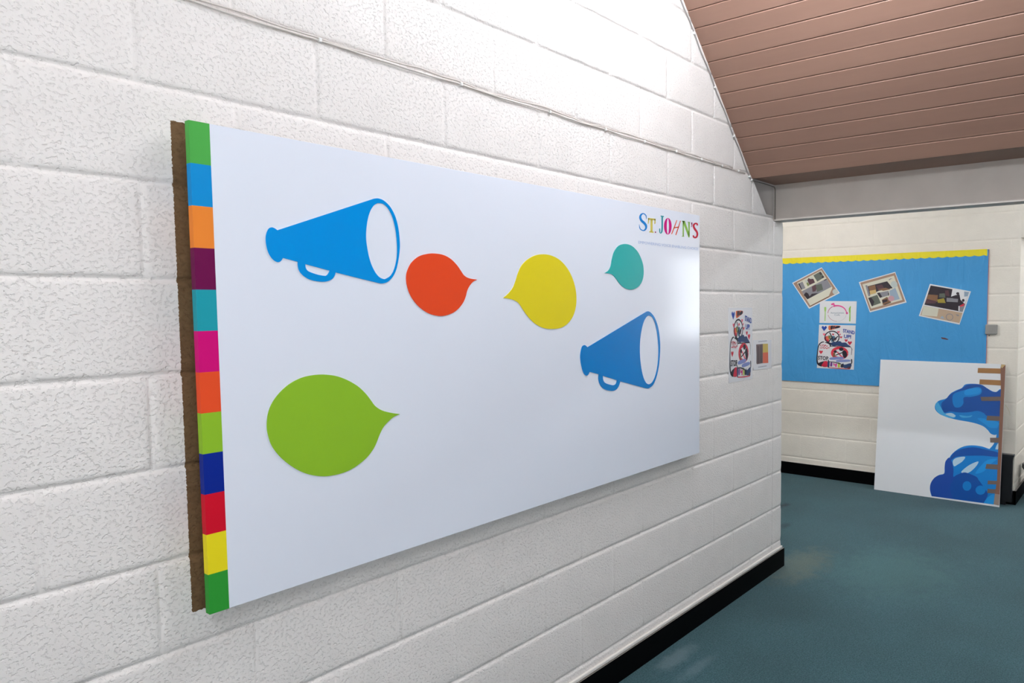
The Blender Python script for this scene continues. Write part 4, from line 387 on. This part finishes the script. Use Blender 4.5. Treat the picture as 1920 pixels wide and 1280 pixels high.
def courses(bm, F, u0, u1, v0, v1, phase, rnd, zb=2.195, bed=1.0, joint=lambda r, u, v: r.uniform(.1, .35), bl=.45):
    """stretcher-bond courses; bed lines every 0.225 m through zb"""
    k = math.floor((v0-zb)/.225+1e-6); hmax = v1
    while zb + k*.225 < v1-1e-6:
        a, b = max(v0, zb+k*.225), min(hmax, zb+(k+1)*.225)
        if b-a > .02:
            off = phase + (0 if k % 2 == 0 else bl/2)
            i = math.floor((u0-off)/bl)
            xs = [u0]
            while off+i*bl < u1-.03:
                if off+i*bl > u0+.03: xs.append(off+i*bl)
                i += 1
            xs.append(u1)
            fac = [joint(rnd, x_, a) for x_ in xs]
            for q in range(len(xs)-1):
                block(bm, F, xs[q], xs[q+1], a, b, fac[q], fac[q+1], rnd, bed)
        k += 1

paint = block_paint('white_block_paint', WALL_RGB, 1.0, True)
paint2 = block_paint('cream_block_paint', (237, 228, 216), .35)
plain = mat('white_wall_paint', (226, 221, 216), .6, .3, var=.03, bscale=5)

rnd = random.Random(3)
bm = BM()
courses(bm, LW, -2.25, 3.445, 0, 4.6, 0, rnd, bed=1.3, joint=lambda r, u, v: r.uniform(.55, 1) if u < .7 else r.uniform(.4, .8) if v > 1.9 else r.uniform(.02, .35))
# straight pier at the end of the wall, under the beam
k = -10
while 2.195+k*.225 < 2.17:
    a, b = max(0, 2.195+k*.225), min(2.182, 2.195+(k+1)*.225)
    if b-a > .03: block(bm, LW, 3.445, 3.584, a, b, .8, .3, rnd)
    k += 1
box(bm, (-2.25, .006, 0), (3.579, .2, 2.182)); box(bm, (-2.25, .006, 2.182), (3.445, .2, 4.6))
geo = [e for e in list(bm.verts)+list(bm.edges)+list(bm.faces)]
r = bmesh.ops.bisect_plane(bm, geom=geo, plane_co=(3.150, 0, 2.400), plane_no=(1, 0, 1), clear_outer=False)
dele = [v for v in bm.verts if v.co.x+v.co.z > 3.150+2.400+1e-4 and v.co.z > 2.3999]
bmesh.ops.delete(bm, geom=dele, context='VERTS')
dele = [f for f in bm.faces if f.calc_center_median().z > TOP_Z]
bmesh.ops.delete(bm, geom=dele, context='FACES')
wl = struct(obj('wall_left', bm, paint))

bm = BM()
rnd = random.Random(5)
courses(bm, BW, -1.62, .985, 0, 2.80, .698, rnd, bed=.7)
courses(bm, BW, .985, 3.6, 2.204, 2.80, .698, rnd, bed=.7)
box(bm, (FX+.005, -.982, 0), (FX+.2, 1.62, 2.80)); box(bm, (FX+.005, -3.6, 2.204), (FX+.2, -.982, 2.80))
struct(obj('wall_back', bm, paint2))
bm = BM()
courses(bm, lambda u, v, d=0: Vector((FX+u, -.985-d, v)), 0, 3.4, 0, 2.20, .12, rnd, bed=.8)
courses(bm, lambda u, v, d=0: Vector((FX+u, -.985-d, v)), .2, 3.4, 2.20, 2.80, .12, rnd, bed=.8)
box(bm, (FX+.005, -.98, 0), (FX+3.4, -.80, 2.20)); box(bm, (FX+.2, -.98, 2.20), (FX+3.4, -.80, 2.80))
struct(obj('wall_passage', bm, paint2))
# plain walls out of the camera's sight
RX0, RX1, RZ0, RZ1 = -1.9, .2, .85, 2.15
CX0, CX1, CZ0, CZ1 = 7.95, 9.2, 1.15, 2.6
dim = mat('darkened_wall_paint', (168, 164, 160), .7, .3, var=.03, bscale=5)  # unseen near wall darkened in colour to cut bounce light
bm = BM()
box(bm, (-2.45, -3.8, 0), (RX0, -3.6, 4.6)); box(bm, (RX1, -3.8, 0), (6.035, -3.6, 4.6)); box(bm, (RX0, -3.8, 0), (RX1, -3.6, RZ0)); box(bm, (RX0, -3.8, RZ1), (RX1, -3.6, 4.6))
box(bm, (6.035, -3.8, 0), (CX0, -3.6, 2.8), 1); box(bm, (CX1, -3.8, 0), (9.6, -3.6, 2.8), 1); box(bm, (CX0, -3.8, 0), (CX1, -3.6, CZ0), 1); box(bm, (CX0, -3.8, CZ1), (CX1, -3.6, 2.8), 1)
struct(obj('wall_right', bm, [dim, plain]))
bm = BM(); box(bm, (-2.45, -3.6, 0), (-2.25, .2, 4.6)); struct(obj('wall_rear', bm, plain))
bm = BM(); box(bm, (3.584, 1.62, 0), (6.235, 1.8, 2.8)); box(bm, (3.40, .2, 0), (3.584, 1.8, 2.8)); struct(obj('wall_alcove', bm, plain))
bm = BM(); box(bm, (9.43, -3.6, 0), (9.6, -.8, 2.8)); struct(obj('wall_end', bm, plain))
def window(name, x0, x1, z0, z1, strength, label):
    bm = BM()
    for x in (x0, (x0+x1)/2-.025, x1-.05): box(bm, (x, -3.72, z0), (x+.05, -3.65, z1))
    for z in (z0, z1-.05): box(bm, (x0, -3.72, z), (x1, -3.65, z+.05))
    wf = struct(obj(name, bm, mat('window_frame_white', (222, 222, 220), .4), loc=((x0+x1)/2, -3.7, z0), recalc=True)); wf['label'] = label
    bm = BM(); box(bm, (x0, -3.74, z0), (x1, -3.73, z1))
    obj('window_pane', bm, mat('daylit_pane_'+name, (200, 215, 230), .3, emit=(.95, .98, 1.0), strength=strength), wf)
window('window_1', CX0, CX1, CZ0, CZ1, K_WIN, 'white framed daylight window in the corridor beyond the opening')
window('fill_window', RX0, RX1, RZ0, RZ1, K_FILL_WIN, 'added fill-light window, white framed, in the unseen right-hand wall behind the viewer')  # glowing pane added to fill the left wall with light

# floor
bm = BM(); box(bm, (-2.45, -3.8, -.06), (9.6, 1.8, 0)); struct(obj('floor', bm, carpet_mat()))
# sloping plank ceiling: narrow boards running across the room, shiplap joints
planks = plank_mat()
bm = BM()
W = .0918; c45 = math.sqrt(.5)
up = Vector((-c45, 0, c45)); nrm = Vector((-c45, 0, -c45))
foot = Vector((CEIL0[0]+.016, 0, CEIL0[1]-.002))
n = int(((CEIL0[0]-RIDGE_X)/c45)/W)+1
s = -.006
for i in range(n):
    a, b = s+i*W, s+(i+1)*W
    prof = [(a+.0012, -.010), (a+.0012, -.0012), (a+.004, .0015), (b-.005, .0015), (b-.0012, -.002), (b-.0012, -.010)]
    R = []
    for y in (.0, -3.6):
        R.append([bm.verts.new(foot+up*t+nrm*h+Vector((0, y, 0))) for t, h in prof])
    for j in range(len(prof)-1): bm.faces.new((R[0][j], R[0][j+1], R[1][j+1], R[1][j]))
    bm.faces.new(R[0]); bm.faces.new(R[1])
R = [[bm.verts.new(foot+up*t-nrm*h+Vector((0, y, 0))) for t, h in ((-.002, .009), (n*W, .009), (n*W, .06), (-.002, .06))] for y in (.0, -3.6)]
for j in range(4): bm.faces.new((R[0][j], R[0][(j+1) % 4], R[1][(j+1) % 4], R[1][j]))
struct(obj('ceiling', bm, planks, recalc=True))
bm = BM(); box(bm, (-2.45, -3.8, TOP_Z), (1.02, .2, TOP_Z+.08)); struct(obj('ceiling_upper', bm, planks))
bm = BM(); box(bm, (3.576, -3.8, 2.80), (9.6, 1.8, 2.88)); struct(obj('ceiling_far', bm, plain))
# flat brown strip between the slope and the beam
bm = BM(); box(bm, (3.1462, -3.6, 2.3978), (3.458, .0, 2.412)); struct(obj('trim_1', bm, planks))
# painted beam across the opening
beam_m = mat('beam_paint', (206, 196, 188), .6, .3, var=.04, bscale=7, bump=(.3, .002))
bm = BM(); box(bm, (3.456, -3.6, 2.183), (3.576, .2, 2.80), bevel=.004); struct(obj('trim_2', bm, beam_m))
# black skirtings
sk = mat('black_skirting', (2, 2, 3), .6, .06)
skt = mat('dusty_skirting_top', (120, 114, 112), .8)
def skirt(name, boxes):
    bm = BM()
    for lo, hi in boxes:
        box(bm, lo, hi)
    for f in bm.faces:
        f.normal_update()
        if f.normal.z > .9: f.material_index = 1
    return struct(obj(name, bm, [sk, skt]))
skirt('baseboard_left', [((-2.25, -.017, 0), (3.602, -.0005, .118)), ((3.585, -.0005, 0), (3.602, .2, .118))])
skirt('baseboard_back', [((FX-.016, -1.0, 0), (FX-.001, 1.62, .116)), ((FX-.016, -1.002, 0), (FX+3.39, -.986, .116))])
skirt('baseboard_right', [((-2.25, -3.599, 0), (9.43, -3.584, .116))])
# white quadrant bead sealing the foot of the wall above the skirting
bead = mat('white_bead', (236, 230, 224), .45)
bm = BM(); box(bm, (-2.25, -.012, .119), (3.584, .0, .136), bevel=.004); struct(obj('trim_3', bm, bead))

# ---------------------------------------------------------------- the printed sign panel
X0, X1, Z0, Z1 = .0865, 2.4555, .930, 2.1165
XS = .1330
sg = root('sign_panel', (1.27, -.035, .93), 'large glossy white sign panel with megaphones and speech bubbles on the block wall', 'sign')
white = mat('gloss_white_panel', (228, 232, 244), .14, .45)
bm = BM(); box(bm, (XS, -.0552, Z0), (X1, -.0352, Z1), bevel=.0008, seg=1); obj('panel', bm, white, sg)
STR = [(74, 164, 72), (0, 138, 206), (232, 132, 48), (102, 0, 68), (26, 152, 166), (206, 0, 116), (230, 78, 36), (142, 188, 42), (0, 36, 140), (206, 8, 40), (236, 218, 30), (46, 150, 52)]
bm = BM(); h = (Z1-Z0)/12
for i in range(12):
    box(bm, (X0, -.0552, Z1-(i+1)*h), (XS, -.0352, Z1-i*h), mi=i)
obj('stripe_band', bm, [mat('stripe_%s' % n_, c_, .5, .2) for n_, c_ in zip('green blue orange purple turquoise magenta vermilion lime navy red yellow emerald'.split(), STR)], sg, label='edge strip of twelve coloured squares')
for x in (.35, 2.2):
    for z in (1.1, 1.95):
        bm = BM(); tube(bm, [(x, .004, z), (x, -.0352, z)], .018, 14); obj('standoff', bm, mat('grey_metal', (140, 140, 144), .35, metal=.8), sg)
def cutout(name, key, rgb, label):
    bm = BM()
    loops = [smooth(D[key])] + [smooth(q) for q in D.get(key+'h', [])]
    plate(bm, loops, LW, .0550, .0572)
    return obj(name, bm, mat(key, rgb, .2, .25), sg, label=label)
cutout('megaphone', 'mega1', (0, 142, 220), 'larger blue megaphone near the striped edge')
cutout('megaphone', 'mega2', (0, 124, 200), 'smaller blue megaphone near the right edge')
cutout('speech_bubble', 'bub_red', (228, 74, 36), 'orange-red speech bubble')
cutout('speech_bubble', 'bub_yellow', (226, 208, 34), 'yellow speech bubble')
cutout('speech_bubble', 'bub_teal', (38, 170, 168), 'small turquoise speech bubble')
cutout('speech_bubble', 'bub_green', (142, 188, 46), 'large lime green speech bubble')
for col, polys, ribs, oh in D['letters']:
    bm = BM()
    for q in polys: fill(bm, [q], LW, .0556)
    for q in ribs: ribbon(bm, q, LW, .0556)
    if oh: fill(bm, [smooth(oh[0], 2), smooth(oh[1], 2)], LW, .0556)
    obj('letter', bm, M(col), sg, label={'straw': 'yellow letter', 'leaf': 'green letter', 'vermilion': 'orange letter', 'plum': 'dark red mark'}.get(col, col+' letter'))
bm = BM(); text_polys(bm, 'EMPOWERING VOICE ENABLING CHOICE', D['tag'][0], LW, .0556); obj('tagline', bm, M('tagline'), sg, label='pale blue lettering')

# ---------------------------------------------------------------- posters
def palette(keys):
    ks = list(dict.fromkeys(keys)); return ks, [M(k) for k in ks]
def standup(bm, quad, F, d, ks):
    """hand drawn anti-bullying poster artwork inside the sheet's corners tl, tr, br, bl"""
    tl, tr, br, bl = (Vector(q[:2]) for q in quad)
    def G(u, v, dd=0):
        q = (bl*(1-u)+br*u)*(1-v)+(tl*(1-u)+tr*u)*v; return F(q.x, q.y, d+dd)
    z = .0001
    for it in D['art']:
        z += .00004
        if it[0] == 'P': fill(bm, [smooth(it[2], 3)], G, z, ks.index(it[1]))
        else: ribbon(bm, it[2], G, z, ks.index(it[1]))
    for col, s_, q in D['art_t']: z += .00004; text_polys(bm, s_, q, G, z, ks.index(col), .028)
AK, AM = palette([it[1] for it in D['art']]+[it[0] for it in D['art_t']])
lam = mat('laminate_sheet', (216, 215, 220), .3, .25)
sheetm = mat('poster_paper', (222, 220, 224), .4, .25)
q = D['p1']
po = root('poster', ((q[2][0]+q[3][0])/2, -.0015, q[3][1]), 'tall laminated hand-drawn STAND UP poster taped to the left block wall', 'poster', 'hand-drawn STAND UP posters')
bm = BM(); plate(bm, [[a[:2] for a in q]], LW, -.0003, .0020); obj('laminate', bm, lam, po)
ins = [(q[0][0]+.012, q[0][1]-.010), (q[1][0]-.010, q[1][1]-.012), (q[2][0]-.010, q[2][1]+.014), (q[3][0]+.012, q[3][1]+.016)]
bm = BM(); plate(bm, [ins], LW, .0020, .0023, 0)
standup(bm, ins, LW, .0023, ['']+AK); obj('artwork', bm, [sheetm]+AM, po)
q = D['p2']
po = root('notice', ((q[2][0]+q[3][0])/2, -.0015, q[3][1]), 'small laminated notice with grey and orange picture beside the tall poster', 'notice')
bm = BM(); plate(bm, [[a[:2] for a in q]], LW, -.0003, .0020); obj('laminate', bm, lam, po)
bm = BM()
for i, e in enumerate(D['p2img']): fill(bm, [e], LW, .0022+i*.0001, i)
b0, b1 = D['p2img'][0], D['p2img'][1]
for i in range(5):                                  # dark upright trunks in the grey half
    x = b0[0][0]+(b0[1][0]-b0[0][0])*(.05+.2*i); w = .006+.004*(i % 2)
    fill(bm, [[(x, b0[2][1]+.004), (x+w, b0[2][1]+.004), (x+w*.7, b0[0][1]-.012*(i % 3)), (x, b0[0][1]-.01*(i % 2))]], LW, .0025, 3)
for yy, sgn in ((b0[0][1]+.012, 1), (b0[2][1]-.022, 1)):
    for i in range(9): x = b0[0][0]+.03+i*.013; fill(bm, [[(x, yy), (x+.010, yy-.0004), (x+.010, yy+.0055), (x, yy+.006)]], LW, .0023, 4)
obj('picture', bm, [M('wood_grey'), M('sunset'), M('sunset_top'), M('ink'), M('notice_text')], po)

# ---------------------------------------------------------------- display board on the back wall
bx = D['bb']
UB1, VB0, VB1 = bx[1][0]+.004, bx[2][1]-.002, bx[0][1]
UB0 = -1.10
db = root('display_board', (FX-.006, -(UB0+UB1)/2, VB0), 'wide display board in blue paper with yellow scalloped top border on the back wall', 'display board')
bm = BM(); box(bm, (FX-.012, -UB1, VB0), (FX-.0005, -UB0, VB1), bevel=.001, seg=1); obj('board', bm, mat('pinboard_edge', (176, 120, 130), .8), db)
bm = BM(); N, K = 40, 24
g = [[bm.verts.new(BW(UB0+.001+(UB1-UB0-.004)*i/N, VB0+.001+(VB1-VB0-.003)*j/K, .0128+.0008*math.sin(i*1.7+j*.9)*math.sin(j*1.1))) for j in range(K+1)] for i in range(N+1)]
for i in range(N):
    for j in range(K):
        f = bm.faces.new((g[i][j], g[i+1][j], g[i+1][j+1], g[i][j+1])); f.smooth = True
obj('backing_paper', bm, paper_mat('blue_paper', BLUE), db, label='creased blue paper')
per, amp = .0715, .0095
pts = [(UB1-.012, VB1+.002), (UB0+.002, VB1+.002)]; low = []
nn_ = int((UB1-.012-UB0)/per*10)
for i in range(nn_+1):
    u = UB0+.002+(UB1-.014-UB0)*i/nn_; low.append((u, VB1-.046-amp*abs(math.sin(math.pi*u/per))**.8))
bm = BM(); plate(bm, [pts+low], BW, .0138, .0146); obj('scalloped_border', bm, paper_mat('yellow_border', (236, 218, 36)), db, label='yellow scalloped paper border')

def printed(name, els, label, cat, group=None, base=.0150):
    ks, ms = palette([e[0] for e in els])
    us = [a[0] for a in els[0][1]]; vs = [a[1] for a in els[0][1]]
    bm = BM(); plate(bm, [[a[:2] for a in els[0][1]]], BW, .0138, base, ks.index(els[0][0]))
    for i, (k_, p_) in enumerate(els[1:]): fill(bm, [[a[:2] for a in p_]], BW, base+.00006*(i+1), ks.index(k_))
    o = obj(name, bm, ms, loc=BW((min(us)+max(us))/2, min(vs), base))
    return tag(o, label, cat, group)
printed('photo_sheet', D['sheet1'], 'tilted collage of small photographs on brown card, leftmost on the blue board', 'photo sheet', 'photo sheets on the blue board')
printed('photo_sheet', D['sheet2'], 'photo collage with orange-brown frame in the middle of the blue board', 'photo sheet', 'photo sheets on the blue board')
printed('photo_sheet', D['sheet3'], 'photo sheet with one big dark picture above a tan strip, right side of blue board', 'photo sheet', 'photo sheets on the blue board')
# place-setting poster
els = D['place']+[]
ks, ms = palette(['paper']+[e[0] for e in D['place_r']]+['pink', 'steel'])
bm = BM(); base = .0156
plate(bm, [[a[:2] for a in els[0][1]]], BW, .0138, base, 0)
z = base
for k_, ab in D['place_r']: z += .00005; ribbon(bm, ab, BW, z, ks.index(k_))
for k_, p_ in D['place_p']: z += .00005; fill(bm, [smooth(p_, 2)], BW, z, ks.index(k_))
for s_, qd in zip(('Announcement', 'Cafe'), D['place_t']): z += .00005; text_polys(bm, s_, qd, BW, z, ks.index('steel'))
us = [a[0] for a in els[0][1]]; vs = [a[1] for a in els[0][1]]
tag(obj('place_setting_poster', bm, ms, loc=BW((min(us)+max(us))/2, min(vs), base)), 'white poster with pink plate ring, green fork and knife on blue board', 'poster')
q = D['p3']
bm = BM(); plate(bm, [[a[:2] for a in q]], BW, .0138, base, 0); standup(bm, q, BW, base, ['']+AK)
tag(obj('poster', bm, [mat('drawing_paper', (226, 222, 224), .6)]+AM, loc=BW((q[2][0]+q[3][0])/2, q[3][1], base)), 'hand-drawn STAND UP poster pinned on the blue board below the place-setting poster', 'poster', 'hand-drawn STAND UP posters')
bm = BM(); plate(bm, [[a[:2] for a in D['scrap']]], BW, .0135, .0150)
tag(obj('paper_scrap', bm, M('maroon'), loc=BW(D['scrap'][0][0], D['scrap'][0][1], .0135)), 'tiny torn dark red paper scrap on the blue board', 'paper')
# grey wall plate at the board's edge
(a0, b0), (a1, b1) = D['switch']
ls = root('wall_switch', BW((a0+a1)/2, b1, 0), 'small grey switch box on the back wall at right edge of the blue board', 'switch')
gm = mat('grey_plastic', (150, 146, 142), .5)
bm = BM(); box(bm, (FX-.028, -a1, b1), (FX-.001, -a0, b0), bevel=.009, seg=3); obj('box', bm, gm, ls)
bm = BM(); box(bm, (FX-.033, -(a0+a1)/2-.010, (b0+b1)/2-.016), (FX-.027, -(a0+a1)/2+.010, (b0+b1)/2+.016), bevel=.002); obj('rocker', bm, gm, ls)
bm = BM(); tube(bm, [BW(a0+.028, b1-.010, .0), BW(a0+.028, b1-.010, .006)], .004, 8); obj('screw', bm, mat('dark_metal', (40, 38, 40), .4, metal=.6), ls, label='dark screw head')

# ---------------------------------------------------------------- leaning painted board
(px0, py0, pyaw, plean, PW, PH), PB, PR, PU, PN_ = D['panel']
PB, PR, PU, PN_ = Vector(PB), Vector(PR), Vector(PU), Vector(PN_)
PB.z = .001
def PF(u, v, d=0): return PB+PR*u+PU*v+PN_*d
lp = root('leaning_board', PF(PW/2, 0), 'white board with blue ink shapes leaning on the back wall below the display board', 'board')
bm = BM(); plate(bm, [[(0, 0), (PW, 0), (PW, PH), (0, PH)]], PF, -.012, 0)
fill(bm, [[(0, 0), (PW, 0), (PW, PH), (0, PH)]], PF, -.012)
obj('board', bm, mat('white_gloss_board', (233, 233, 236), .25, .5), lp, recalc=True)
bm = BM(); ks, ms = palette([e[0] for e in D['ink']])
clip = lambda q: [(min(max(a[0], .001), PW-.001), min(max(a[1], .001), PH-.001)) for a in q]
for i, (k_, q) in enumerate(D['ink']): fill(bm, [clip(smooth(q, 4))], PF, .0003+.00007*i, ks.index(k_))
obj('ink_artwork', bm, [mat('ink_'+k_, SRGB[k_], .3, .45) for k_ in ks], lp, label='swirling blue ink shapes')
tape = mat('brown_parcel_tape', (160, 112, 62), .35, .5)
tape2 = mat('brown_tape_over_ink', (108, 92, 86), .35, .5)
for i, q in enumerate(D['tapes']):
    bm = BM(); plate(bm, [clip(q)], PF, .0020, .0024); obj('tape_strip', bm, tape if i in (0, 1) else tape2, lp)
bm = BM(); plate(bm, [clip(smooth([a+[1] for a in D['edgetape']], 1))], PF, .0026, .0042)
plate(bm, [clip(D['edgetape2'])], PF, .0042, .0046, 1); plate(bm, [clip(D['topcurl'])], PF, .0042, .0060, 2)
obj('edge_tape', bm, [mat('brown_edge_tape', (132, 92, 74), .4, .4), mat('grey_tape', (150, 134, 124), .5), mat('tape_underside', (206, 176, 124), .5)], lp)
bm = BM()
e0 = PF(PW, .70*PH, .002); R0 = []
for i in range(9):
    t = i/8; q = e0 + PR*(.006+.035*t+.012*math.sin(t*3)) + Vector((0, 0, .02-.105*t+.02*t*t)) + PN_*(-.01*t)
    R0.append((bm.verts.new(q), bm.verts.new(q+Vector((.0, -.008*(1-t)-.002, -.004)))))
for A_, B_ in zip(R0, R0[1:]): bm.faces.new((A_[0], A_[1], B_[1], B_[0]))
obj('loose_tape', bm, mat('cream_tape', (222, 212, 186), .5), lp, label='curl of cream tape')

# ---------------------------------------------------------------- bins
blk = mat('black_plastic', (14, 13, 18), .35, .5)
bp_ = D['blackbin']
zt = bp_[0][2]; yr = bp_[1][1]
bt = root('waste_bin', (5.985, -.80, 0), 'slim black tapered bin behind the right edge of the leaning board', 'bin')
bm = BM()
def taper(bm, x0, x1, y0, y1, z0, z1, ins, mi=0):
    lo = [(x0+.012, y0+ins), (x1-.006, y0+ins), (x1-.006, y1-ins), (x0+.012, y1-ins)]; hi = [(x0, y0), (x1, y0), (x1, y1), (x0, y1)]
    a = [bm.verts.new((*q, z0)) for q in lo]; b = [bm.verts.new((*q, z1)) for q in hi]
    for i in range(4):
        bm.faces.new((a[i], a[(i+1) % 4], b[(i+1) % 4], b[i]))
    bm.faces.new(a[::-1]); return b
b = taper(bm, 5.958, 6.012, yr+.001, -.72, .003, zt-.012, .052)
c = [bm.verts.new((v.co.x+(.006 if v.co.x < 5.99 else -.006), v.co.y+(.006 if v.co.y < -.9 else -.006), v.co.z)) for v in b]
e = [bm.verts.new((v.co.x, v.co.y, .03)) for v in c]
for i in range(4):
    j = (i+1) % 4; bm.faces.new((b[i], b[j], c[j], c[i])); bm.faces.new((c[i], c[j], e[j], e[i]))
obj('body', bm, blk, bt, recalc=True)
bm = BM(); box(bm, (5.955, yr-.003, zt-.026), (6.015, -.717, zt-.010)); 
obj('rim', bm, mat('black_rim', (26, 24, 30), .3, .5), bt)
WBX, WBY = 6.34, -1.20
wb = root('waste_bin', (WBX, WBY, 0), 'round white bin with black liner by the corridor corner at far right', 'bin')
bm = BM(); lathe(bm, [(.0, .003), (.150, .003), (.158, .02), (.186, .255), (.190, .262), (.184, .262), (.178, .25), (.150, .03), (0, .03)], (WBX, WBY, 0), close=False)
obj('body', bm, mat('white_plastic', (214, 212, 216), .4), wb)
bm = BM(); rr = random.Random(4); seg = 26
R = []
for r_, z_ in ((.150, .10), (.174, .268), (.186, .300), (.197, .292), (.199, .268), (.195, .252)):
    R.append([bm.verts.new((WBX+(r_+rr.uniform(-.002, .004))*math.cos(2*math.pi*k/seg), WBY+(r_+rr.uniform(-.002, .004))*math.sin(2*math.pi*k/seg), z_+rr.uniform(-.006, .010))) for k in range(seg)])
for A_, B_ in zip(R, R[1:]):
    for k in range(seg): bm.faces.new((A_[k], A_[(k+1) % seg], B_[(k+1) % seg], B_[k]))
obj('bin_liner', bm, mat('black_liner', (22, 20, 30), .3, .5), wb, label='black liner folded over the rim', recalc=True)

# ---------------------------------------------------------------- cables clipped to the wall
cabm = mat('cream_cable', (214, 206, 200), .45); cabg = mat('grey_cable', (150, 144, 142), .5); clipm = mat('white_clip', (230, 228, 226), .4)
def cable(name, pts_, clips, label, m_, r=.0032, loc=None, extra=None):
    rt = root('electric_cord', loc or pts_[0], label, 'cable', 'cables clipped to the left wall')
    for ps in (pts_, extra):
        if ps: bm = BM(); tube(bm, ps, r, 8); obj('flex', bm, m_, rt)
    for c_, ax in clips:
        bm = BM(); box(bm, (c_[0]-.005, c_[1]-.006, c_[2]-.006), (c_[0]+.005, .0, c_[2]+.006), bevel=.0015, seg=1); obj('cable_clip', bm, clipm, rt)
    return rt
rr = random.Random(9)
zc = 2.195+.225-.006
clipx = [-1.6, -1.05, -.5, .06, .46, .97, 1.41, 1.76, 2.05, 2.32, 2.56, 2.78, 2.97]
pts_ = []
x = -2.2
while x < 3.075:
    near = min(abs(x-c_) for c_ in clipx)
    pts_.append((x, -.0042-.002*min(1, near/.2), zc-.004*math.sin(min(near, .2)/.2*1.57)+rr.uniform(-.001, .001))); x += .05
pts2 = [(q[0], -.0040, q[2]+.0085+.004*math.sin(k_*.55)+.002*math.sin(k_*1.7)) for k_, q in enumerate(pts_)][:-3]
cable('cable', pts_, [((c_, -.0042, zc), 0) for c_ in clipx], 'thin pale cable clipped along a mortar joint above the sign panel', cabm, .0028, extra=pts2)
def slope(t, off=0): return (3.128-t*c45-off, -.0045, 2.386+t*c45-off)
pts_ = [slope(0)]+[slope(.05*i+.02, .004+.003*math.sin(i*1.3)) for i in range(58)]
cable('cable', pts_, [(slope(t, .005), 0) for t in (.03, .30, .60, .90, 1.22, 1.56, 1.9)], 'grey cable clipped up the left wall just under the sloping plank ceiling', cabg, .0034)
pts_ = [(3.13, -.0045, 2.384), (3.15, -.0045, 2.383), (3.3, -.0045, 2.386), (3.44, -.0045, 2.384), (3.452, -.0046, 2.372), (3.4525, -.0046, 2.28), (3.4525, -.0046, 2.19)]
cable('cable', pts_, [((3.128, -.0045, 2.386), 0)], 'short dark cable in the corner where the beam meets the left wall', mat('dull_cable', (120, 112, 104), .6), .0026)

# ---------------------------------------------------------------- fluorescent lights (above the frame) and an added rear fill
def batten(label, c_, length, strength, axis='y', hang=None, tint=LAMP):
    rt = root('fluorescent_light', c_, label, 'ceiling light', 'fluorescent lights')
    hx, hy = (.035, length/2) if axis == 'y' else (length/2, .035)
    x, y, z = c_
    bm = BM(); box(bm, (x-hx, y-hy, z), (x+hx, y+hy, z+.05), bevel=.004); obj('housing', bm, mat('lamp_housing', (225, 225, 222), .4), rt)
    d = Vector((0, 1, 0)) if axis == 'y' else Vector((1, 0, 0)); c0 = Vector((x, y, z-.03))
    bm = BM(); tube(bm, [c0-d*(length/2-.04), c0+d*(length/2-.04)], .019, 12); obj('tube', bm, mat('lit_tube_%.1f_%.2f' % (strength, tint[2]), (250, 250, 245), .4, emit=tint, strength=strength), rt)
    for s_ in (-1, 1):
        q = c0+d*s_*(length/2-.03)
        bm = BM(); box(bm, (q.x-.02, q.y-.02, z-.05), (q.x+.02, q.y+.02, z+.001), bevel=.003); obj('tube_mount', bm, MATS['lamp_housing'], rt)
        if hang:
            q = c0+d*s_*length*.35; bm = BM(); tube(bm, [(q.x, q.y, z+.05), (q.x, q.y, hang)], .004, 6); obj('suspension_rod', bm, MATS['lamp_housing'], rt)
batten('suspended fluorescent light above the sign panel, nearest the sloping ceiling', NEAR_C, 1.2, K_NEAR, 'y', hang=2.4+3.15-NEAR_C[0]-.03)
batten('added fill lamp, unseen behind the viewer under the high flat ceiling', REAR_C, 1.5, K_REAR, 'y', hang=TOP_Z-.002)  # fill lamp added to brighten the left wall and near floor
batten('fluorescent light on the far ceiling beyond the beam, left of the display board', (4.2, .75, 2.75), 1.2, K_FAR, 'y', tint=FAR_TINT)
batten('fluorescent light on the far ceiling beyond the beam, near the right wall', (4.9, -2.3, 2.75), 1.2, K_SIDE, 'y')
batten('fluorescent light on the corridor ceiling', (7.6, -2.3, 2.75), 1.2, K_CORR, 'y')

# ---------------------------------------------------------------- camera, world, view
pos, r_, u_, b_, fpx, cx, cy = D['cam']
cd = bpy.data.cameras.new('camera'); cam = bpy.data.objects.new('camera', cd); COL.objects.link(cam)
cam.matrix_world = Matrix(((r_[0], u_[0], b_[0], pos[0]), (r_[1], u_[1], b_[1], pos[1]), (r_[2], u_[2], b_[2], pos[2]), (0, 0, 0, 1)))
cd.sensor_fit = 'HORIZONTAL'; cd.sensor_width = 36; cd.lens = fpx/1920*36
cd.shift_x = -(cx-960)/1920; cd.shift_y = (cy-640)/1920
cd.clip_start = .02
scene.camera = cam
w = bpy.data.worlds.new('world'); scene.world = w; w.use_nodes = True
w.node_tree.nodes['Background'].inputs['Color'].default_value = (.8, .88, 1, 1); w.node_tree.nodes['Background'].inputs['Strength'].default_value = .3
scene.view_settings.view_transform = 'Standard'; scene.view_settings.look = 'None'; scene.view_settings.gamma = 1; scene.view_settings.use_curve_mapping = False
scene.view_settings.exposure = EXPOSURE
scene.cycles.use_denoising = True
scene.cycles.max_bounces = 10; scene.cycles.diffuse_bounces = 6
